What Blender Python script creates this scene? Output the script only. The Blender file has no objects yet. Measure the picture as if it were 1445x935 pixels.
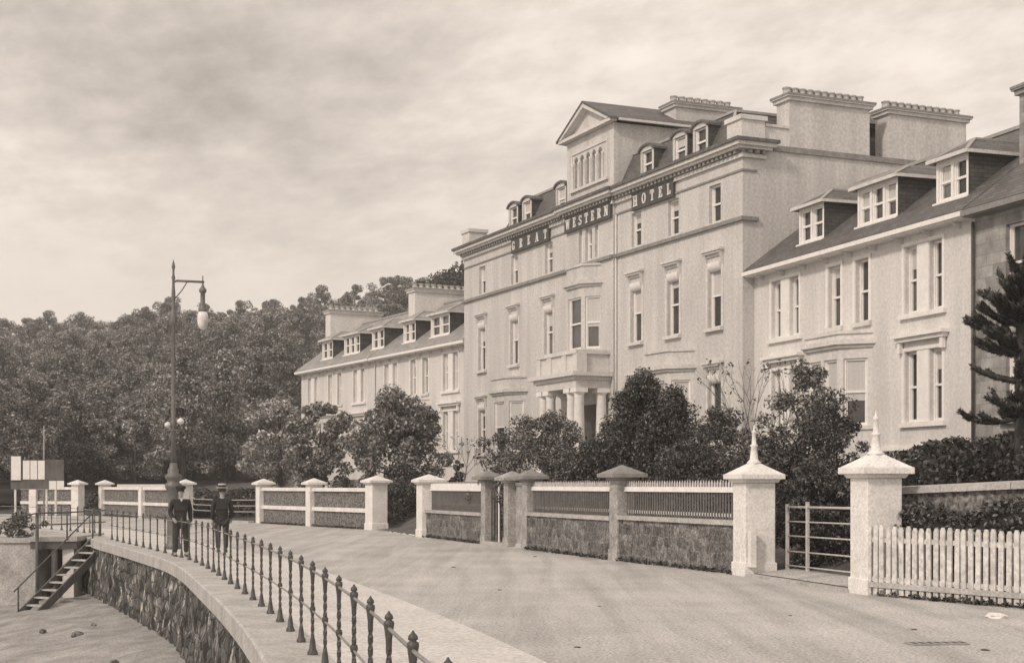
import bpy, bmesh, math, random
import numpy as np
from mathutils import Vector, Matrix
R = math.radians
SC = bpy.context.scene
COL = SC.collection

# ------------------------------------------------------------------ camera
cd = bpy.data.cameras.new('camera'); cam = bpy.data.objects.new('camera', cd); COL.objects.link(cam)
cam.location = (0, 0, 1.9); cam.rotation_euler = (R(90), 0, 0)
cd.sensor_width = 36; cd.lens = 36 * 2100 / 1445; cd.shift_y = (684 - 467.5) / 1445
cd.clip_start = .1; cd.clip_end = 5000
SC.camera = cam
# ------------------------------------------------------------------ sky, sun, exposure
SUN = Vector((-.68, -.74, .74)).normalized()
SC.view_settings.view_transform = 'Standard'; SC.view_settings.look = 'None'
SC.view_settings.exposure = 0; SC.view_settings.gamma = 1; SC.view_settings.use_curve_mapping = False
TINT = (1, .888, .795, 1)
W = bpy.data.worlds.new('World'); SC.world = W; W.use_nodes = True
def world():
    nt = W.node_tree; N = nt.nodes; L = nt.links; N.clear()
    out = N.new('ShaderNodeOutputWorld'); bg = N.new('ShaderNodeBackground'); bg.inputs[1].default_value = .1
    sky = N.new('ShaderNodeTexSky'); sky.sky_type = 'NISHITA'; sky.sun_disc = False
    sky.sun_elevation = math.asin(SUN.z); sky.sun_rotation = math.atan2(SUN.x, SUN.y)
    bw = N.new('ShaderNodeRGBToBW'); L.new(sky.outputs[0], bw.inputs[0])
    def M(op, a, b=None, c=None):
        m = N.new('ShaderNodeMath'); m.operation = op
        for i, v in enumerate((a, b, c)):
            if v is None: continue
            if isinstance(v, (int, float)): m.inputs[i].default_value = v
            else: L.new(v, m.inputs[i])
        return m.outputs[0]
    tc = N.new('ShaderNodeTexCoord'); sp = N.new('ShaderNodeSeparateXYZ'); L.new(tc.outputs['Generated'], sp.inputs[0])
    den = M('ADD', M('MAXIMUM', sp.outputs[2], 0), .16)
    u = M('DIVIDE', sp.outputs[0], den); v = M('DIVIDE', sp.outputs[1], den)
    cb = N.new('ShaderNodeCombineXYZ')
    L.new(M('ADD', u, M('MULTIPLY', v, .22)), cb.inputs[0]); L.new(v, cb.inputs[1])
    def noise(scale, det, off, rough=.55, dist=0.):
        mp = N.new('ShaderNodeMapping'); mp.inputs['Location'].default_value = off; mp.inputs['Scale'].default_value = scale
        L.new(cb.outputs[0], mp.inputs[0])
        n = N.new('ShaderNodeTexNoise'); n.inputs['Scale'].default_value = 1; n.inputs['Detail'].default_value = det
        n.inputs['Roughness'].default_value = rough; n.inputs['Distortion'].default_value = dist
        L.new(mp.outputs[0], n.inputs[0]); return n.outputs[0]
    big = noise((.85, .62, 1), 5, (2.3, 1.15, 0), .55, .1)
    fine = noise((5.2, 4.2, 1), 8, (1.7, .4, 0), .62, .12)
    puff = noise((15, 9, 1), 5, (5.2, 3.1, 0), .6, .1)
    tot = M('ADD', M('MULTIPLY', big, .52), M('ADD', M('MULTIPLY', fine, .34), M('MULTIPLY', puff, .14)))
    mr = N.new('ShaderNodeMapRange'); mr.interpolation_type = 'LINEAR'
    mr.inputs[1].default_value = .32; mr.inputs[2].default_value = .585; mr.inputs[3].default_value = CL0; mr.inputs[4].default_value = CL1
    L.new(tot, mr.inputs[0])
    # one heavier bank of cloud, high on the left
    du = M('DIVIDE', M('ADD', u, .50), .42); dv = M('DIVIDE', M('SUBTRACT', v, 2.35), .75)
    rr = M('SQRT', M('ADD', M('MULTIPLY', du, du), M('MULTIPLY', dv, dv)))
    bank = N.new('ShaderNodeMapRange'); bank.interpolation_type = 'SMOOTHSTEP'; bank.inputs[1].default_value = .25; bank.inputs[2].default_value = 1.25; bank.inputs[3].default_value = .07; bank.inputs[4].default_value = 0; L.new(rr, bank.inputs[0])
    L.new(M('SUBTRACT', tot, bank.outputs[0]), mr.inputs[0])
    # thin veil towards the horizon
    hz = N.new('ShaderNodeMapRange'); hz.interpolation_type = 'SMOOTHSTEP'; hz.inputs[1].default_value = .085; hz.inputs[2].default_value = .225; hz.inputs[3].default_value = 1; hz.inputs[4].default_value = 0
    L.new(sp.outputs[2], hz.inputs[0])
    mixh = M('ADD', M('MULTIPLY', mr.outputs[0], M('SUBTRACT', 1, M('MULTIPLY', hz.outputs[0], .8))), M('MULTIPLY', M('MULTIPLY', hz.outputs[0], .8), CL1 * 1.03))
    val = M('ADD', M('MULTIPLY', mixh, .9), M('MULTIPLY', bw.outputs[0], .1))
    tint = N.new('ShaderNodeVectorMath'); tint.operation = 'SCALE'; tint.inputs[0].default_value = TINT[:3]; L.new(val, tint.inputs['Scale'])
    L.new(tint.outputs[0], bg.inputs[0]); L.new(bg.outputs[0], out.inputs[0])
CL0, CL1 = 4.9, 12.2
world()
sl = bpy.data.lights.new('sun', 'SUN'); sl.energy = 2.35; sl.angle = R(7); sl.color = (1, .88, .775)
so = bpy.data.objects.new('sun', sl); COL.objects.link(so); so.rotation_euler = SUN.to_track_quat('Z', 'Y').to_euler(); so.location = (-40, -20, 60)

# ------------------------------------------------------------------ materials
def tone(g): return (g, g * .97, g * .94, 1)
def mat(name, g, rough=.85, lo=.85, hi=1.12, scale=3, det=6, bump=0, bscale=40, kind='noise', stretch=(1, 1, 1), spec=.3, grain=.06, extra=None):
    m = bpy.data.materials.new(name); m.use_nodes = True; nt = m.node_tree; N = nt.nodes; L = nt.links
    b = N['Principled BSDF']; b.inputs['Roughness'].default_value = rough; b.inputs['Specular IOR Level'].default_value = spec
    tc = N.new('ShaderNodeTexCoord'); mp = N.new('ShaderNodeMapping'); mp.inputs['Scale'].default_value = stretch; L.new(tc.outputs['Object'], mp.inputs[0])
    n = N.new('ShaderNodeTexNoise'); n.inputs['Scale'].default_value = scale; n.inputs['Detail'].default_value = det; n.inputs['Roughness'].default_value = .6; L.new(mp.outputs[0], n.inputs[0])
    mr = N.new('ShaderNodeMapRange'); mr.inputs[1].default_value = .3; mr.inputs[2].default_value = .7; mr.inputs[3].default_value = lo; mr.inputs[4].default_value = hi; L.new(n.outputs[0], mr.inputs[0])
    fac = mr.outputs[0]
    g2 = N.new('ShaderNodeTexNoise'); g2.inputs['Scale'].default_value = bscale; g2.inputs['Detail'].default_value = 3; L.new(tc.outputs['Object'], g2.inputs[0])
    gr = N.new('ShaderNodeMapRange'); gr.inputs[1].default_value = .34; gr.inputs[2].default_value = .66; gr.inputs[3].default_value = 1 - grain * 2; gr.inputs[4].default_value = 1 + grain * 2; L.new(g2.outputs[0], gr.inputs[0])
    mu = N.new('ShaderNodeMath'); mu.operation = 'MULTIPLY'; L.new(fac, mu.inputs[0]); L.new(gr.outputs[0], mu.inputs[1]); fac = mu.outputs[0]
    hsrc = g2.outputs[0]
    if extra:
        f2, h2 = extra(N, L, tc)
        mu = N.new('ShaderNodeMath'); mu.operation = 'MULTIPLY'; L.new(fac, mu.inputs[0]); L.new(f2, mu.inputs[1]); fac = mu.outputs[0]
        if h2 is not None: hsrc = h2
    sc = N.new('ShaderNodeVectorMath'); sc.operation = 'SCALE'; sc.inputs[0].default_value = tone(g)[:3]; L.new(fac, sc.inputs['Scale'])
    L.new(sc.outputs[0], b.inputs['Base Color'])
    if bump:
        bp = N.new('ShaderNodeBump'); bp.inputs['Strength'].default_value = bump; bp.inputs['Distance'].default_value = .02; L.new(hsrc, bp.inputs['Height']); L.new(bp.outputs[0], b.inputs['Normal'])
    return m
def ramp(N, L, src, a, b, lo, hi):
    mr = N.new('ShaderNodeMapRange'); mr.inputs[1].default_value = a; mr.inputs[2].default_value = b; mr.inputs[3].default_value = lo; mr.inputs[4].default_value = hi; L.new(src, mr.inputs[0]); return mr.outputs[0]
def bricks(w, h, mortar, lo, hi, mval, ax='x', off=.5):
    def f(N, L, tc):
        sp = N.new('ShaderNodeSeparateXYZ'); L.new(tc.outputs['Object'], sp.inputs[0])
        nz = N.new('ShaderNodeTexNoise'); nz.inputs['Scale'].default_value = 2.5; L.new(tc.outputs['Object'], nz.inputs[0])
        ad = N.new('ShaderNodeMath'); ad.operation = 'MULTIPLY_ADD'; L.new(nz.outputs[0], ad.inputs[0]); ad.inputs[1].default_value = w * .5
        s = N.new('ShaderNodeMath'); s.operation = 'ADD'; L.new(sp.outputs[0], s.inputs[0]); L.new(sp.outputs[1], s.inputs[1]); L.new(s.outputs[0], ad.inputs[2])
        cb = N.new('ShaderNodeCombineXYZ'); L.new(ad.outputs[0], cb.inputs[0]); L.new(sp.outputs[2], cb.inputs[1])
        b = N.new('ShaderNodeTexBrick'); b.inputs['Scale'].default_value = 1; b.inputs['Brick Width'].default_value = w; b.inputs['Row Height'].default_value = h
        b.inputs['Mortar Size'].default_value = mortar; b.inputs['Mortar Smooth'].default_value = .3; b.offset = off
        for i, v in ((1, lo), (2, hi), (3, mval)): b.inputs[i].default_value = (v, v, v, 1)
        L.new(cb.outputs[0], b.inputs[0]); bw = N.new('ShaderNodeRGBToBW'); L.new(b.outputs[0], bw.inputs[0])
        return bw.outputs[0], b.outputs[1]
    return f
def voro(scale, stretch, lo, hi, edge=None):
    def f(N, L, tc):
        mp = N.new('ShaderNodeMapping'); mp.inputs['Scale'].default_value = stretch; L.new(tc.outputs['Object'], mp.inputs[0])
        nz = N.new('ShaderNodeTexNoise'); nz.inputs['Scale'].default_value = 2; L.new(mp.outputs[0], nz.inputs[0])
        mx = N.new('ShaderNodeMix'); mx.data_type = 'VECTOR'; mx.inputs[0].default_value = .18; L.new(mp.outputs[0], mx.inputs[4]); L.new(nz.outputs[1], mx.inputs[5])
        v = N.new('ShaderNodeTexVoronoi'); v.inputs['Scale'].default_value = scale; L.new(mx.outputs[1], v.inputs[0])
        e = N.new('ShaderNodeTexVoronoi'); e.feature = 'DISTANCE_TO_EDGE'; e.inputs['Scale'].default_value = scale; L.new(mx.outputs[1], e.inputs[0])
        bw = N.new('ShaderNodeRGBToBW'); L.new(v.outputs['Color'], bw.inputs[0])
        a = ramp(N, L, bw.outputs[0], .15, .85, lo, hi); c = ramp(N, L, e.outputs[0], 0, .09, .3 if edge is None else edge, 1)
        m = N.new('ShaderNodeMath'); m.operation = 'MULTIPLY'; L.new(a, m.inputs[0]); L.new(c, m.inputs[1])
        return m.outputs[0], ramp(N, L, e.outputs[0], 0, .15, 0, 1)
    return f
def rough_blocks(w, h):
    # coursed rubble: bricks whose joints wander, each stone with its own tone
    def f(N, L, tc):
        nz = N.new('ShaderNodeTexNoise'); nz.inputs['Scale'].default_value = 3.2; nz.inputs['Detail'].default_value = 3; L.new(tc.outputs['Object'], nz.inputs[0])
        mx = N.new('ShaderNodeVectorMath'); mx.operation = 'MULTIPLY_ADD'; L.new(nz.outputs[1], mx.inputs[0]); mx.inputs[1].default_value = (.22, .0, .2); L.new(tc.outputs['Object'], mx.inputs[2])
        sp = N.new('ShaderNodeSeparateXYZ'); L.new(mx.outputs[0], sp.inputs[0]); cb = N.new('ShaderNodeCombineXYZ'); L.new(sp.outputs[0], cb.inputs[0]); L.new(sp.outputs[2], cb.inputs[1])
        b = N.new('ShaderNodeTexBrick'); b.inputs['Scale'].default_value = 1; b.inputs['Brick Width'].default_value = w; b.inputs['Row Height'].default_value = h; b.offset = .43; b.squash = 1.5; b.squash_frequency = 3
        b.inputs['Mortar Size'].default_value = .016; b.inputs['Mortar Smooth'].default_value = .6
        for i, v in ((1, .6), (2, 1.35), (3, 1.25)): b.inputs[i].default_value = (v, v, v, 1)
        L.new(cb.outputs[0], b.inputs[0]); bw = N.new('ShaderNodeRGBToBW'); L.new(b.outputs[0], bw.inputs[0]); return bw.outputs[0], None
    return f
def sea_rubble(N, L, tc):
    mp = N.new('ShaderNodeMapping'); mp.inputs['Scale'].default_value = (1, 1.15, 1); L.new(tc.outputs['UV'], mp.inputs[0])
    nz = N.new('ShaderNodeTexNoise'); nz.inputs['Scale'].default_value = 3; nz.inputs['Detail'].default_value = 4; L.new(mp.outputs[0], nz.inputs[0])
    mx = N.new('ShaderNodeMix'); mx.data_type = 'VECTOR'; mx.inputs[0].default_value = .16; L.new(mp.outputs[0], mx.inputs[4]); L.new(nz.outputs[1], mx.inputs[5])
    v = N.new('ShaderNodeTexVoronoi'); v.inputs['Scale'].default_value = 3.5; v.inputs['Randomness'].default_value = .85; L.new(mx.outputs[1], v.inputs[0])
    e = N.new('ShaderNodeTexVoronoi'); e.feature = 'DISTANCE_TO_EDGE'; e.inputs['Scale'].default_value = 3.5; e.inputs['Randomness'].default_value = .85; L.new(mx.outputs[1], e.inputs[0])
    bw = N.new('ShaderNodeRGBToBW'); L.new(v.outputs['Color'], bw.inputs[0])
    a = ramp(N, L, bw.outputs[0], .2, .85, .4, 1.9); c = ramp(N, L, e.outputs[0], 0, .07, .15, 1)
    m = N.new('ShaderNodeMath'); m.operation = 'MULTIPLY'; L.new(a, m.inputs[0]); L.new(c, m.inputs[1])
    # lime streaks washed down the face, dark weed towards the foot
    m2 = N.new('ShaderNodeMapping'); m2.inputs['Scale'].default_value = (2.2, .7, 1); L.new(tc.outputs['UV'], m2.inputs[0])
    n2 = N.new('ShaderNodeTexNoise'); n2.inputs['Scale'].default_value = 1.6; n2.inputs['Detail'].default_value = 8; n2.inputs['Roughness'].default_value = .7; L.new(m2.outputs[0], n2.inputs[0])
    st = ramp(N, L, n2.outputs[0], .53, .64, 0, 6.5); e2 = N.new('ShaderNodeMath'); e2.operation = 'MULTIPLY'; L.new(st, e2.inputs[0]); L.new(c, e2.inputs[1])
    ad = N.new('ShaderNodeMath'); ad.operation = 'ADD'; L.new(m.outputs[0], ad.inputs[0]); L.new(e2.outputs[0], ad.inputs[1])
    return ad.outputs[0], ramp(N, L, e.outputs[0], 0, .15, 0, 1)
def streaks(sc=(1.3, 1.3, .07), lo=.9, hi=1.05, a=.38, b=.62):
    def f(N, L, tc):
        m2 = N.new('ShaderNodeMapping'); m2.inputs['Scale'].default_value = sc; L.new(tc.outputs['Object'], m2.inputs[0])
        n2 = N.new('ShaderNodeTexNoise'); n2.inputs['Scale'].default_value = 1; n2.inputs['Detail'].default_value = 7; n2.inputs['Roughness'].default_value = .65; L.new(m2.outputs[0], n2.inputs[0])
        return ramp(N, L, n2.outputs[0], a, b, lo, hi), None
    return f
def ruts(N, L, tc):
    m2 = N.new('ShaderNodeMapping'); m2.inputs['Rotation'].default_value = (0, 0, R(-21)); m2.inputs['Scale'].default_value = (1.5, .09, 1); L.new(tc.outputs['Object'], m2.inputs[0])
    n2 = N.new('ShaderNodeTexNoise'); n2.inputs['Scale'].default_value = 1; n2.inputs['Detail'].default_value = 5; n2.inputs['Roughness'].default_value = .6; n2.inputs['Distortion'].default_value = .4; L.new(m2.outputs[0], n2.inputs[0])
    a = ramp(N, L, n2.outputs[0], .36, .62, .80, 1.08)
    n3 = N.new('ShaderNodeTexNoise'); n3.inputs['Scale'].default_value = 12; n3.inputs['Detail'].default_value = 10; n3.inputs['Roughness'].default_value = .75; L.new(tc.outputs['Object'], n3.inputs[0])
    c = ramp(N, L, n3.outputs[0], .33, .47, .5, 1.03)
    m = N.new('ShaderNodeMath'); m.operation = 'MULTIPLY'; L.new(a, m.inputs[0]); L.new(c, m.inputs[1])
    return m.outputs[0], None
M_ = {}
M_['stucco'] = mat('hotel_stucco', .56, lo=.9, hi=1.07, scale=.7, bscale=9, grain=.06, stretch=(1, 1, .45), extra=streaks(lo=.87, hi=1.04))
M_['stucco2'] = mat('terrace_stucco', .66, lo=.9, hi=1.07, scale=.8, bscale=10, grain=.05, stretch=(1, 1, .45), extra=streaks(lo=.9, hi=1.03))
M_['trim'] = mat('stone_trim', .62, lo=.85, hi=1.06, scale=3, bscale=25, grain=.08)
M_['dimtrim'] = mat('weathered_shaded_trim', .27, lo=.7, hi=1.1, scale=4, bscale=25, grain=.1)  # weathered stone; on dentils and chimney caps the tone also carries shade
M_['darktrim'] = mat('sooty_trim', .13, lo=.6, hi=1.3, scale=5)
M_['white'] = mat('white_paint', .80, lo=.88, hi=1.04, scale=4, bscale=30, grain=.05)
M_['whitewash'] = mat('limewash', .78, lo=.8, hi=1.04, scale=2.2, bscale=22, grain=.07, bump=.15)
M_['slate'] = mat('slate', .115, rough=.6, lo=.75, hi=1.25, scale=2, extra=bricks(.32, .13, .012, .75, 1.15, .4), bump=.3, spec=.45)
M_['litslate'] = mat('lit_slate', .30, rough=.6, lo=.8, hi=1.2, scale=2, extra=bricks(.32, .13, .012, .8, 1.12, .5), bump=.3, spec=.45)  # lit copy of the slate: sunlight on the left roofs put into the colour
M_['darkslate'] = mat('dark_slate', .075, rough=.75, lo=.75, hi=1.3, scale=2, extra=bricks(.3, .12, .012, .8, 1.2, .5), bump=.3)
M_['lead'] = mat('lead_flashing', .34, rough=.6)
M_['pot'] = mat('chimney_pot_clay', .42, lo=.7, hi=1.2, scale=6)
M_['stone'] = mat('house_stone', .34, lo=.65, hi=1.2, scale=2.4, extra=bricks(.6, .32, .012, .75, 1.15, .7), bump=.3)
M_['rubble'] = mat('garden_wall_stone', .135, lo=.45, hi=1.75, scale=5.5, extra=rough_blocks(.38, .26), bump=.7, grain=.2, bscale=22)
M_['rubble2'] = mat('harled_panel', .15, lo=.6, hi=1.4, scale=7, bscale=14, grain=.3, bump=.5)
M_['pillarstone'] = mat('pillar_stone', .38, lo=.6, hi=1.2, scale=2.4, bscale=18, grain=.12, bump=.3)
M_['seawall'] = mat('sea_wall_rubble', .062, lo=.5, hi=1.5, scale=1.7, extra=sea_rubble, bump=1.0, grain=.2)
M_['coping'] = mat('coping_stone', .44, lo=.75, hi=1.12, scale=1.5, bscale=20, grain=.1, bump=.2)
M_['harbour'] = mat('stained_harbour_stone', .50, lo=.5, hi=1.12, scale=1.1, bscale=16, grain=.1, bump=.4, det=9)
M_['road'] = mat('road_gravel', .46, rough=.95, lo=.84, hi=1.1, scale=.45, bscale=26, grain=.17, bump=.5, det=12, extra=ruts)
M_['pavement'] = mat('pavement_gravel', .56, rough=.95, lo=.9, hi=1.07, scale=.8, bscale=20, grain=.1, bump=.25)
M_['beach'] = mat('beach_sand', .33, rough=.95, lo=.6, hi=1.2, scale=1.1, bscale=24, grain=.16, bump=.3, det=9)
M_['soil'] = mat('garden_soil', .10, rough=1, lo=.6, hi=1.4, scale=2)
M_['hill'] = mat('hill_undergrowth', .06, rough=1, lo=.6, hi=1.4, scale=.6)
M_['iron'] = mat('black_iron', .055, rough=.5, lo=.7, hi=1.5, scale=9, spec=.5)
M_['greyiron'] = mat('grey_iron', .13, rough=.5, lo=.8, hi=1.2, scale=9, spec=.5)
M_['paleiron'] = mat('pale_iron', .33, rough=.6, lo=.8, hi=1.1, scale=9)
M_['palebar'] = mat('gate_paint', .52, rough=.6, lo=.75, hi=1.1, scale=7)
M_['railiron'] = mat('rail_sheen_iron', .21, rough=.45, lo=.7, hi=1.3, scale=6, spec=.5)  # rails lightened: the iron's reflective sheen put into its colour
M_['wood'] = mat('weathered_wood', .11, lo=.6, hi=1.3, scale=5, stretch=(1, 1, .3))
M_['tread'] = mat('worn_tread', .45, lo=.7, hi=1.1, scale=5)
M_['picket'] = mat('picket_paint', .66, lo=.66, hi=1.06, scale=3.5, bscale=14, grain=.1, stretch=(1, 1, .6))
M_['darkpicket'] = mat('picket_grey', .17, lo=.7, hi=1.2, scale=4)
M_['signboard'] = mat('sign_board_paint', .075, rough=.6)
M_['letters'] = mat('cream_letters', .68, rough=.7)
M_['paper'] = mat('poster_paper', .74, lo=.9, hi=1.03, scale=4)
M_['curtain'] = mat('pale_blind', .52, lo=.9, hi=1.05, scale=2, stretch=(8, 8, .3))
M_['bark'] = mat('bark', .055, lo=.6, hi=1.4, scale=8, stretch=(1, 1, .3))
M_['twig'] = mat('twig_bark', .17, lo=.7, hi=1.3, scale=8)
M_['cloth'] = mat('dark_wool', .035, rough=1, lo=.7, hi=1.3, scale=5)
M_['cloth2'] = mat('dark_tweed', .045, rough=1, lo=.7, hi=1.3, scale=5)
M_['skin'] = mat('skin', .30, rough=.6)
M_['hair'] = mat('hair', .04, rough=.7)
M_['straw'] = mat('straw', .5)
M_['leather'] = mat('boot_leather', .03, rough=.4, spec=.5)
def mat_glass(name, g, rough, spec):
    def per_object(N, L, tc):
        oi = N.new('ShaderNodeObjectInfo'); p = N.new('ShaderNodeMath'); p.operation = 'POWER'; L.new(oi.outputs['Random'], p.inputs[0]); p.inputs[1].default_value = 2
        return ramp(N, L, p.outputs[0], 0, 1, .6, 3.2 if g < .3 else 1.1), None
    m = mat(name, g, rough=rough, lo=.6, hi=1.6, scale=1.4, spec=spec, grain=.02, extra=per_object); return m
M_['pane'] = mat_glass('window_glass', .045, .12, .5)
M_['globe'] = mat_glass('opal_glass', .62, .2, .5)
def mat_leaf(name, g, spread=.5, trans=.25, clump=.8, edge=0):
    m = bpy.data.materials.new(name); m.use_nodes = True; nt = m.node_tree; N = nt.nodes; L = nt.links
    b = N['Principled BSDF']; b.inputs['Roughness'].default_value = .55; b.inputs['Specular IOR Level'].default_value = .35
    ge = N.new('ShaderNodeNewGeometry'); oi = N.new('ShaderNodeObjectInfo')
    pw = N.new('ShaderNodeMath'); pw.operation = 'POWER'; L.new(ge.outputs['Random Per Island'], pw.inputs[0]); pw.inputs[1].default_value = 2.2
    a = ramp(N, L, pw.outputs[0], 0, 1, 1 - spread, 1 + spread * 2.6)
    o = ramp(N, L, oi.outputs['Random'], 0, 1, .75, 1.3)
    mm = N.new('ShaderNodeMath'); mm.operation = 'MULTIPLY'; L.new(a, mm.inputs[0]); L.new(o, mm.inputs[1])
    sc = N.new('ShaderNodeVectorMath'); sc.operation = 'SCALE'; sc.inputs[0].default_value = tone(g)[:3]; L.new(mm.outputs[0], sc.inputs['Scale'])
    L.new(sc.outputs[0], b.inputs['Base Color'])
    tr = N.new('ShaderNodeBsdfTranslucent'); L.new(sc.outputs[0], tr.inputs[0])
    mx = N.new('ShaderNodeMixShader'); mx.inputs[0].default_value = trans; L.new(b.outputs[0], mx.inputs[1]); L.new(tr.outputs[0], mx.inputs[2])
    L.new(mx.outputs[0], N['Material Output'].inputs[0]); return m
M_['leaf'] = mat_leaf('woodland_leaf', .23, .6)
M_['leafpale'] = mat_leaf('pale_leaf', .30, .55)
M_['leafdark'] = mat_leaf('evergreen_leaf', .082, .75)
M_['leafmid'] = mat_leaf('shrub_leaf', .115, .72)
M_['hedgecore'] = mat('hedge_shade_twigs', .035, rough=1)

# ------------------------------------------------------------------ mesh helpers
class MB:
    def __init__(s): s.v = []; s.f = []; s.sm = []
    def add(s, vs, fs, smooth=False):
        o = len(s.v); s.v += [tuple(p) for p in vs]; s.f += [tuple(i + o for i in f) for f in fs]; s.sm += [smooth] * len(fs); return s
    def box(s, x0, x1, y0, y1, z0, z1):
        return s.add([(x0, y0, z0), (x1, y0, z0), (x1, y1, z0), (x0, y1, z0), (x0, y0, z1), (x1, y0, z1), (x1, y1, z1), (x0, y1, z1)],
                     [(0, 3, 2, 1), (4, 5, 6, 7), (0, 1, 5, 4), (1, 2, 6, 5), (2, 3, 7, 6), (3, 0, 4, 7)])
    def frust(s, cx, cy, z0, z1, a0, b0, a1, b1):
        P = [(cx - a0, cy - b0, z0), (cx + a0, cy - b0, z0), (cx + a0, cy + b0, z0), (cx - a0, cy + b0, z0), (cx - a1, cy - b1, z1), (cx + a1, cy - b1, z1), (cx + a1, cy + b1, z1), (cx - a1, cy + b1, z1)]
        return s.add(P, [(0, 3, 2, 1), (4, 5, 6, 7), (0, 1, 5, 4), (1, 2, 6, 5), (2, 3, 7, 6), (3, 0, 4, 7)])
    def prism(s, poly, z0, z1):            # plan polygon, counter-clockwise
        n = len(poly)
        return s.add([(x, y, z0) for x, y in poly] + [(x, y, z1) for x, y in poly],
                     [tuple(range(n - 1, -1, -1)), tuple(range(n, 2 * n))] + [(i, (i + 1) % n, n + (i + 1) % n, n + i) for i in range(n)])
    def xprism(s, prof, x0, x1):           # profile in (y,z) extruded along x
        n = len(prof)
        return s.add([(x0, y, z) for y, z in prof] + [(x1, y, z) for y, z in prof],
                     [tuple(range(n)), tuple(range(2 * n - 1, n - 1, -1))] + [(i, n + i, n + (i + 1) % n, (i + 1) % n) for i in range(n)])
    def yprism(s, prof, y0, y1):           # profile in (x,z) extruded along y
        n = len(prof)
        return s.add([(x, y0, z) for x, z in prof] + [(x, y1, z) for x, z in prof],
                     [tuple(range(n)), tuple(range(2 * n - 1, n - 1, -1))] + [(i, n + i, n + (i + 1) % n, (i + 1) % n) for i in range(n)])
    def bar(s, a, b, w, h):
        a = Vector(a); b = Vector(b); d = (b - a).normalized(); up = Vector((0, 0, 1))
        if abs(d.z) > .95: up = Vector((1, 0, 0))
        x = d.cross(up).normalized() * w / 2; y = x.cross(d).normalized() * h / 2
        P = [a - x - y, a + x - y, a + x + y, a - x + y, b - x - y, b + x - y, b + x + y, b - x + y]
        return s.add(P, [(0, 1, 2, 3), (7, 6, 5, 4), (0, 4, 5, 1), (1, 5, 6, 2), (2, 6, 7, 3), (3, 7, 4, 0)])
    def tube(s, pts, r, n=8, smooth=True, cap=True):
        pts = [Vector(p) for p in pts]; rs = r if isinstance(r, (list, tuple)) else [r] * len(pts)
        vs = []; fs = []; px = None
        for i, p in enumerate(pts):
            d = (pts[min(i + 1, len(pts) - 1)] - pts[max(i - 1, 0)]).normalized()
            if px is None:
                px = d.orthogonal().normalized()
            px = (px - d * px.dot(d)).normalized(); py = d.cross(px)
            for k in range(n):
                a = 2 * math.pi * k / n; vs.append(p + (px * math.cos(a) + py * math.sin(a)) * rs[i])
        for i in range(len(pts) - 1):
            for k in range(n):
                fs.append((i * n + k, i * n + (k + 1) % n, (i + 1) * n + (k + 1) % n, (i + 1) * n + k))
        s.add(vs, fs, smooth)
        if cap:
            m = (len(pts) - 1) * n; s.add(vs, [tuple(range(n - 1, -1, -1)), tuple(range(m, m + n))])
        return s
    def lathe(s, prof, cx=0, cy=0, n=16, smooth=True):
        vs = [(cx + r * math.cos(2 * math.pi * k / n), cy + r * math.sin(2 * math.pi * k / n), z) for r, z in prof for k in range(n)]
        fs = [(i * n + k, i * n + (k + 1) % n, (i + 1) * n + (k + 1) % n, (i + 1) * n + k) for i in range(len(prof) - 1) for k in range(n)]
        s.add(vs, fs, smooth); m = (len(prof) - 1) * n
        return s.add(vs, [tuple(range(n - 1, -1, -1)), tuple(range(m, m + n))])
    def wall(s, p0, p1, z0, z1, ops=(), rev=.18):
        # upright wall from p0 to p1 (outside on the right hand), ops = (s0, s1, za, zb)
        p0 = Vector((*p0, 0)); d = Vector((*p1, 0)) - p0; Ln = d.length; d.normalize(); inn = Vector((-d.y, d.x, 0))
        xs = sorted({0, Ln, *[o[0] for o in ops], *[o[1] for o in ops]}); zs = sorted({z0, z1, *[o[2] for o in ops], *[o[3] for o in ops]})
        P = lambda a, z, k=0: p0 + d * a + inn * k + Vector((0, 0, z))
        for i in range(len(xs) - 1):
            for j in range(len(zs) - 1):
                cx = (xs[i] + xs[i + 1]) / 2; cz = (zs[j] + zs[j + 1]) / 2
                if any(o[0] < cx < o[1] and o[2] < cz < o[3] for o in ops): continue
                s.add([P(xs[i], zs[j]), P(xs[i + 1], zs[j]), P(xs[i + 1], zs[j + 1]), P(xs[i], zs[j + 1])], [(0, 1, 2, 3)])
        for a, b, za, zb in ops:
            q = [P(a, za), P(b, za), P(b, zb), P(a, zb)]; r = [P(a, za, rev), P(b, za, rev), P(b, zb, rev), P(a, zb, rev)]
            s.add(q + r, [(i, i + 4, (i + 1) % 4 + 4, (i + 1) % 4) for i in range(4)])
        return s
    def mesh(s, name):
        m = bpy.data.meshes.new(name); m.from_pydata(s.v, [], s.f); m.polygons.foreach_set('use_smooth', s.sm); m.update(); return m
    def build(s, name, mt, parent=None, loc=None, rz=0, fix=True):
        m = s.mesh(name)
        if fix:
            b = bmesh.new(); b.from_mesh(m); bmesh.ops.remove_doubles(b, verts=b.verts, dist=1e-5); bmesh.ops.recalc_face_normals(b, faces=b.faces); b.to_mesh(m); b.free()
        return link(name, m, mt, parent, loc, rz)
def link(name, m, mt, parent=None, loc=None, rz=0):
    if mt is not None and not m.materials: m.materials.append(M_[mt] if isinstance(mt, str) else mt)
    o = bpy.data.objects.new(name, m); COL.objects.link(o)
    if parent: o.parent = parent
    if loc: o.location = loc
    o.rotation_euler.z = rz; return o
def tag(o, label=None, cat=None, group=None, kind=None):
    for k, v in (('label', label), ('category', cat), ('group', group), ('kind', kind)):
        if v: o[k] = v
    return o
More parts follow.
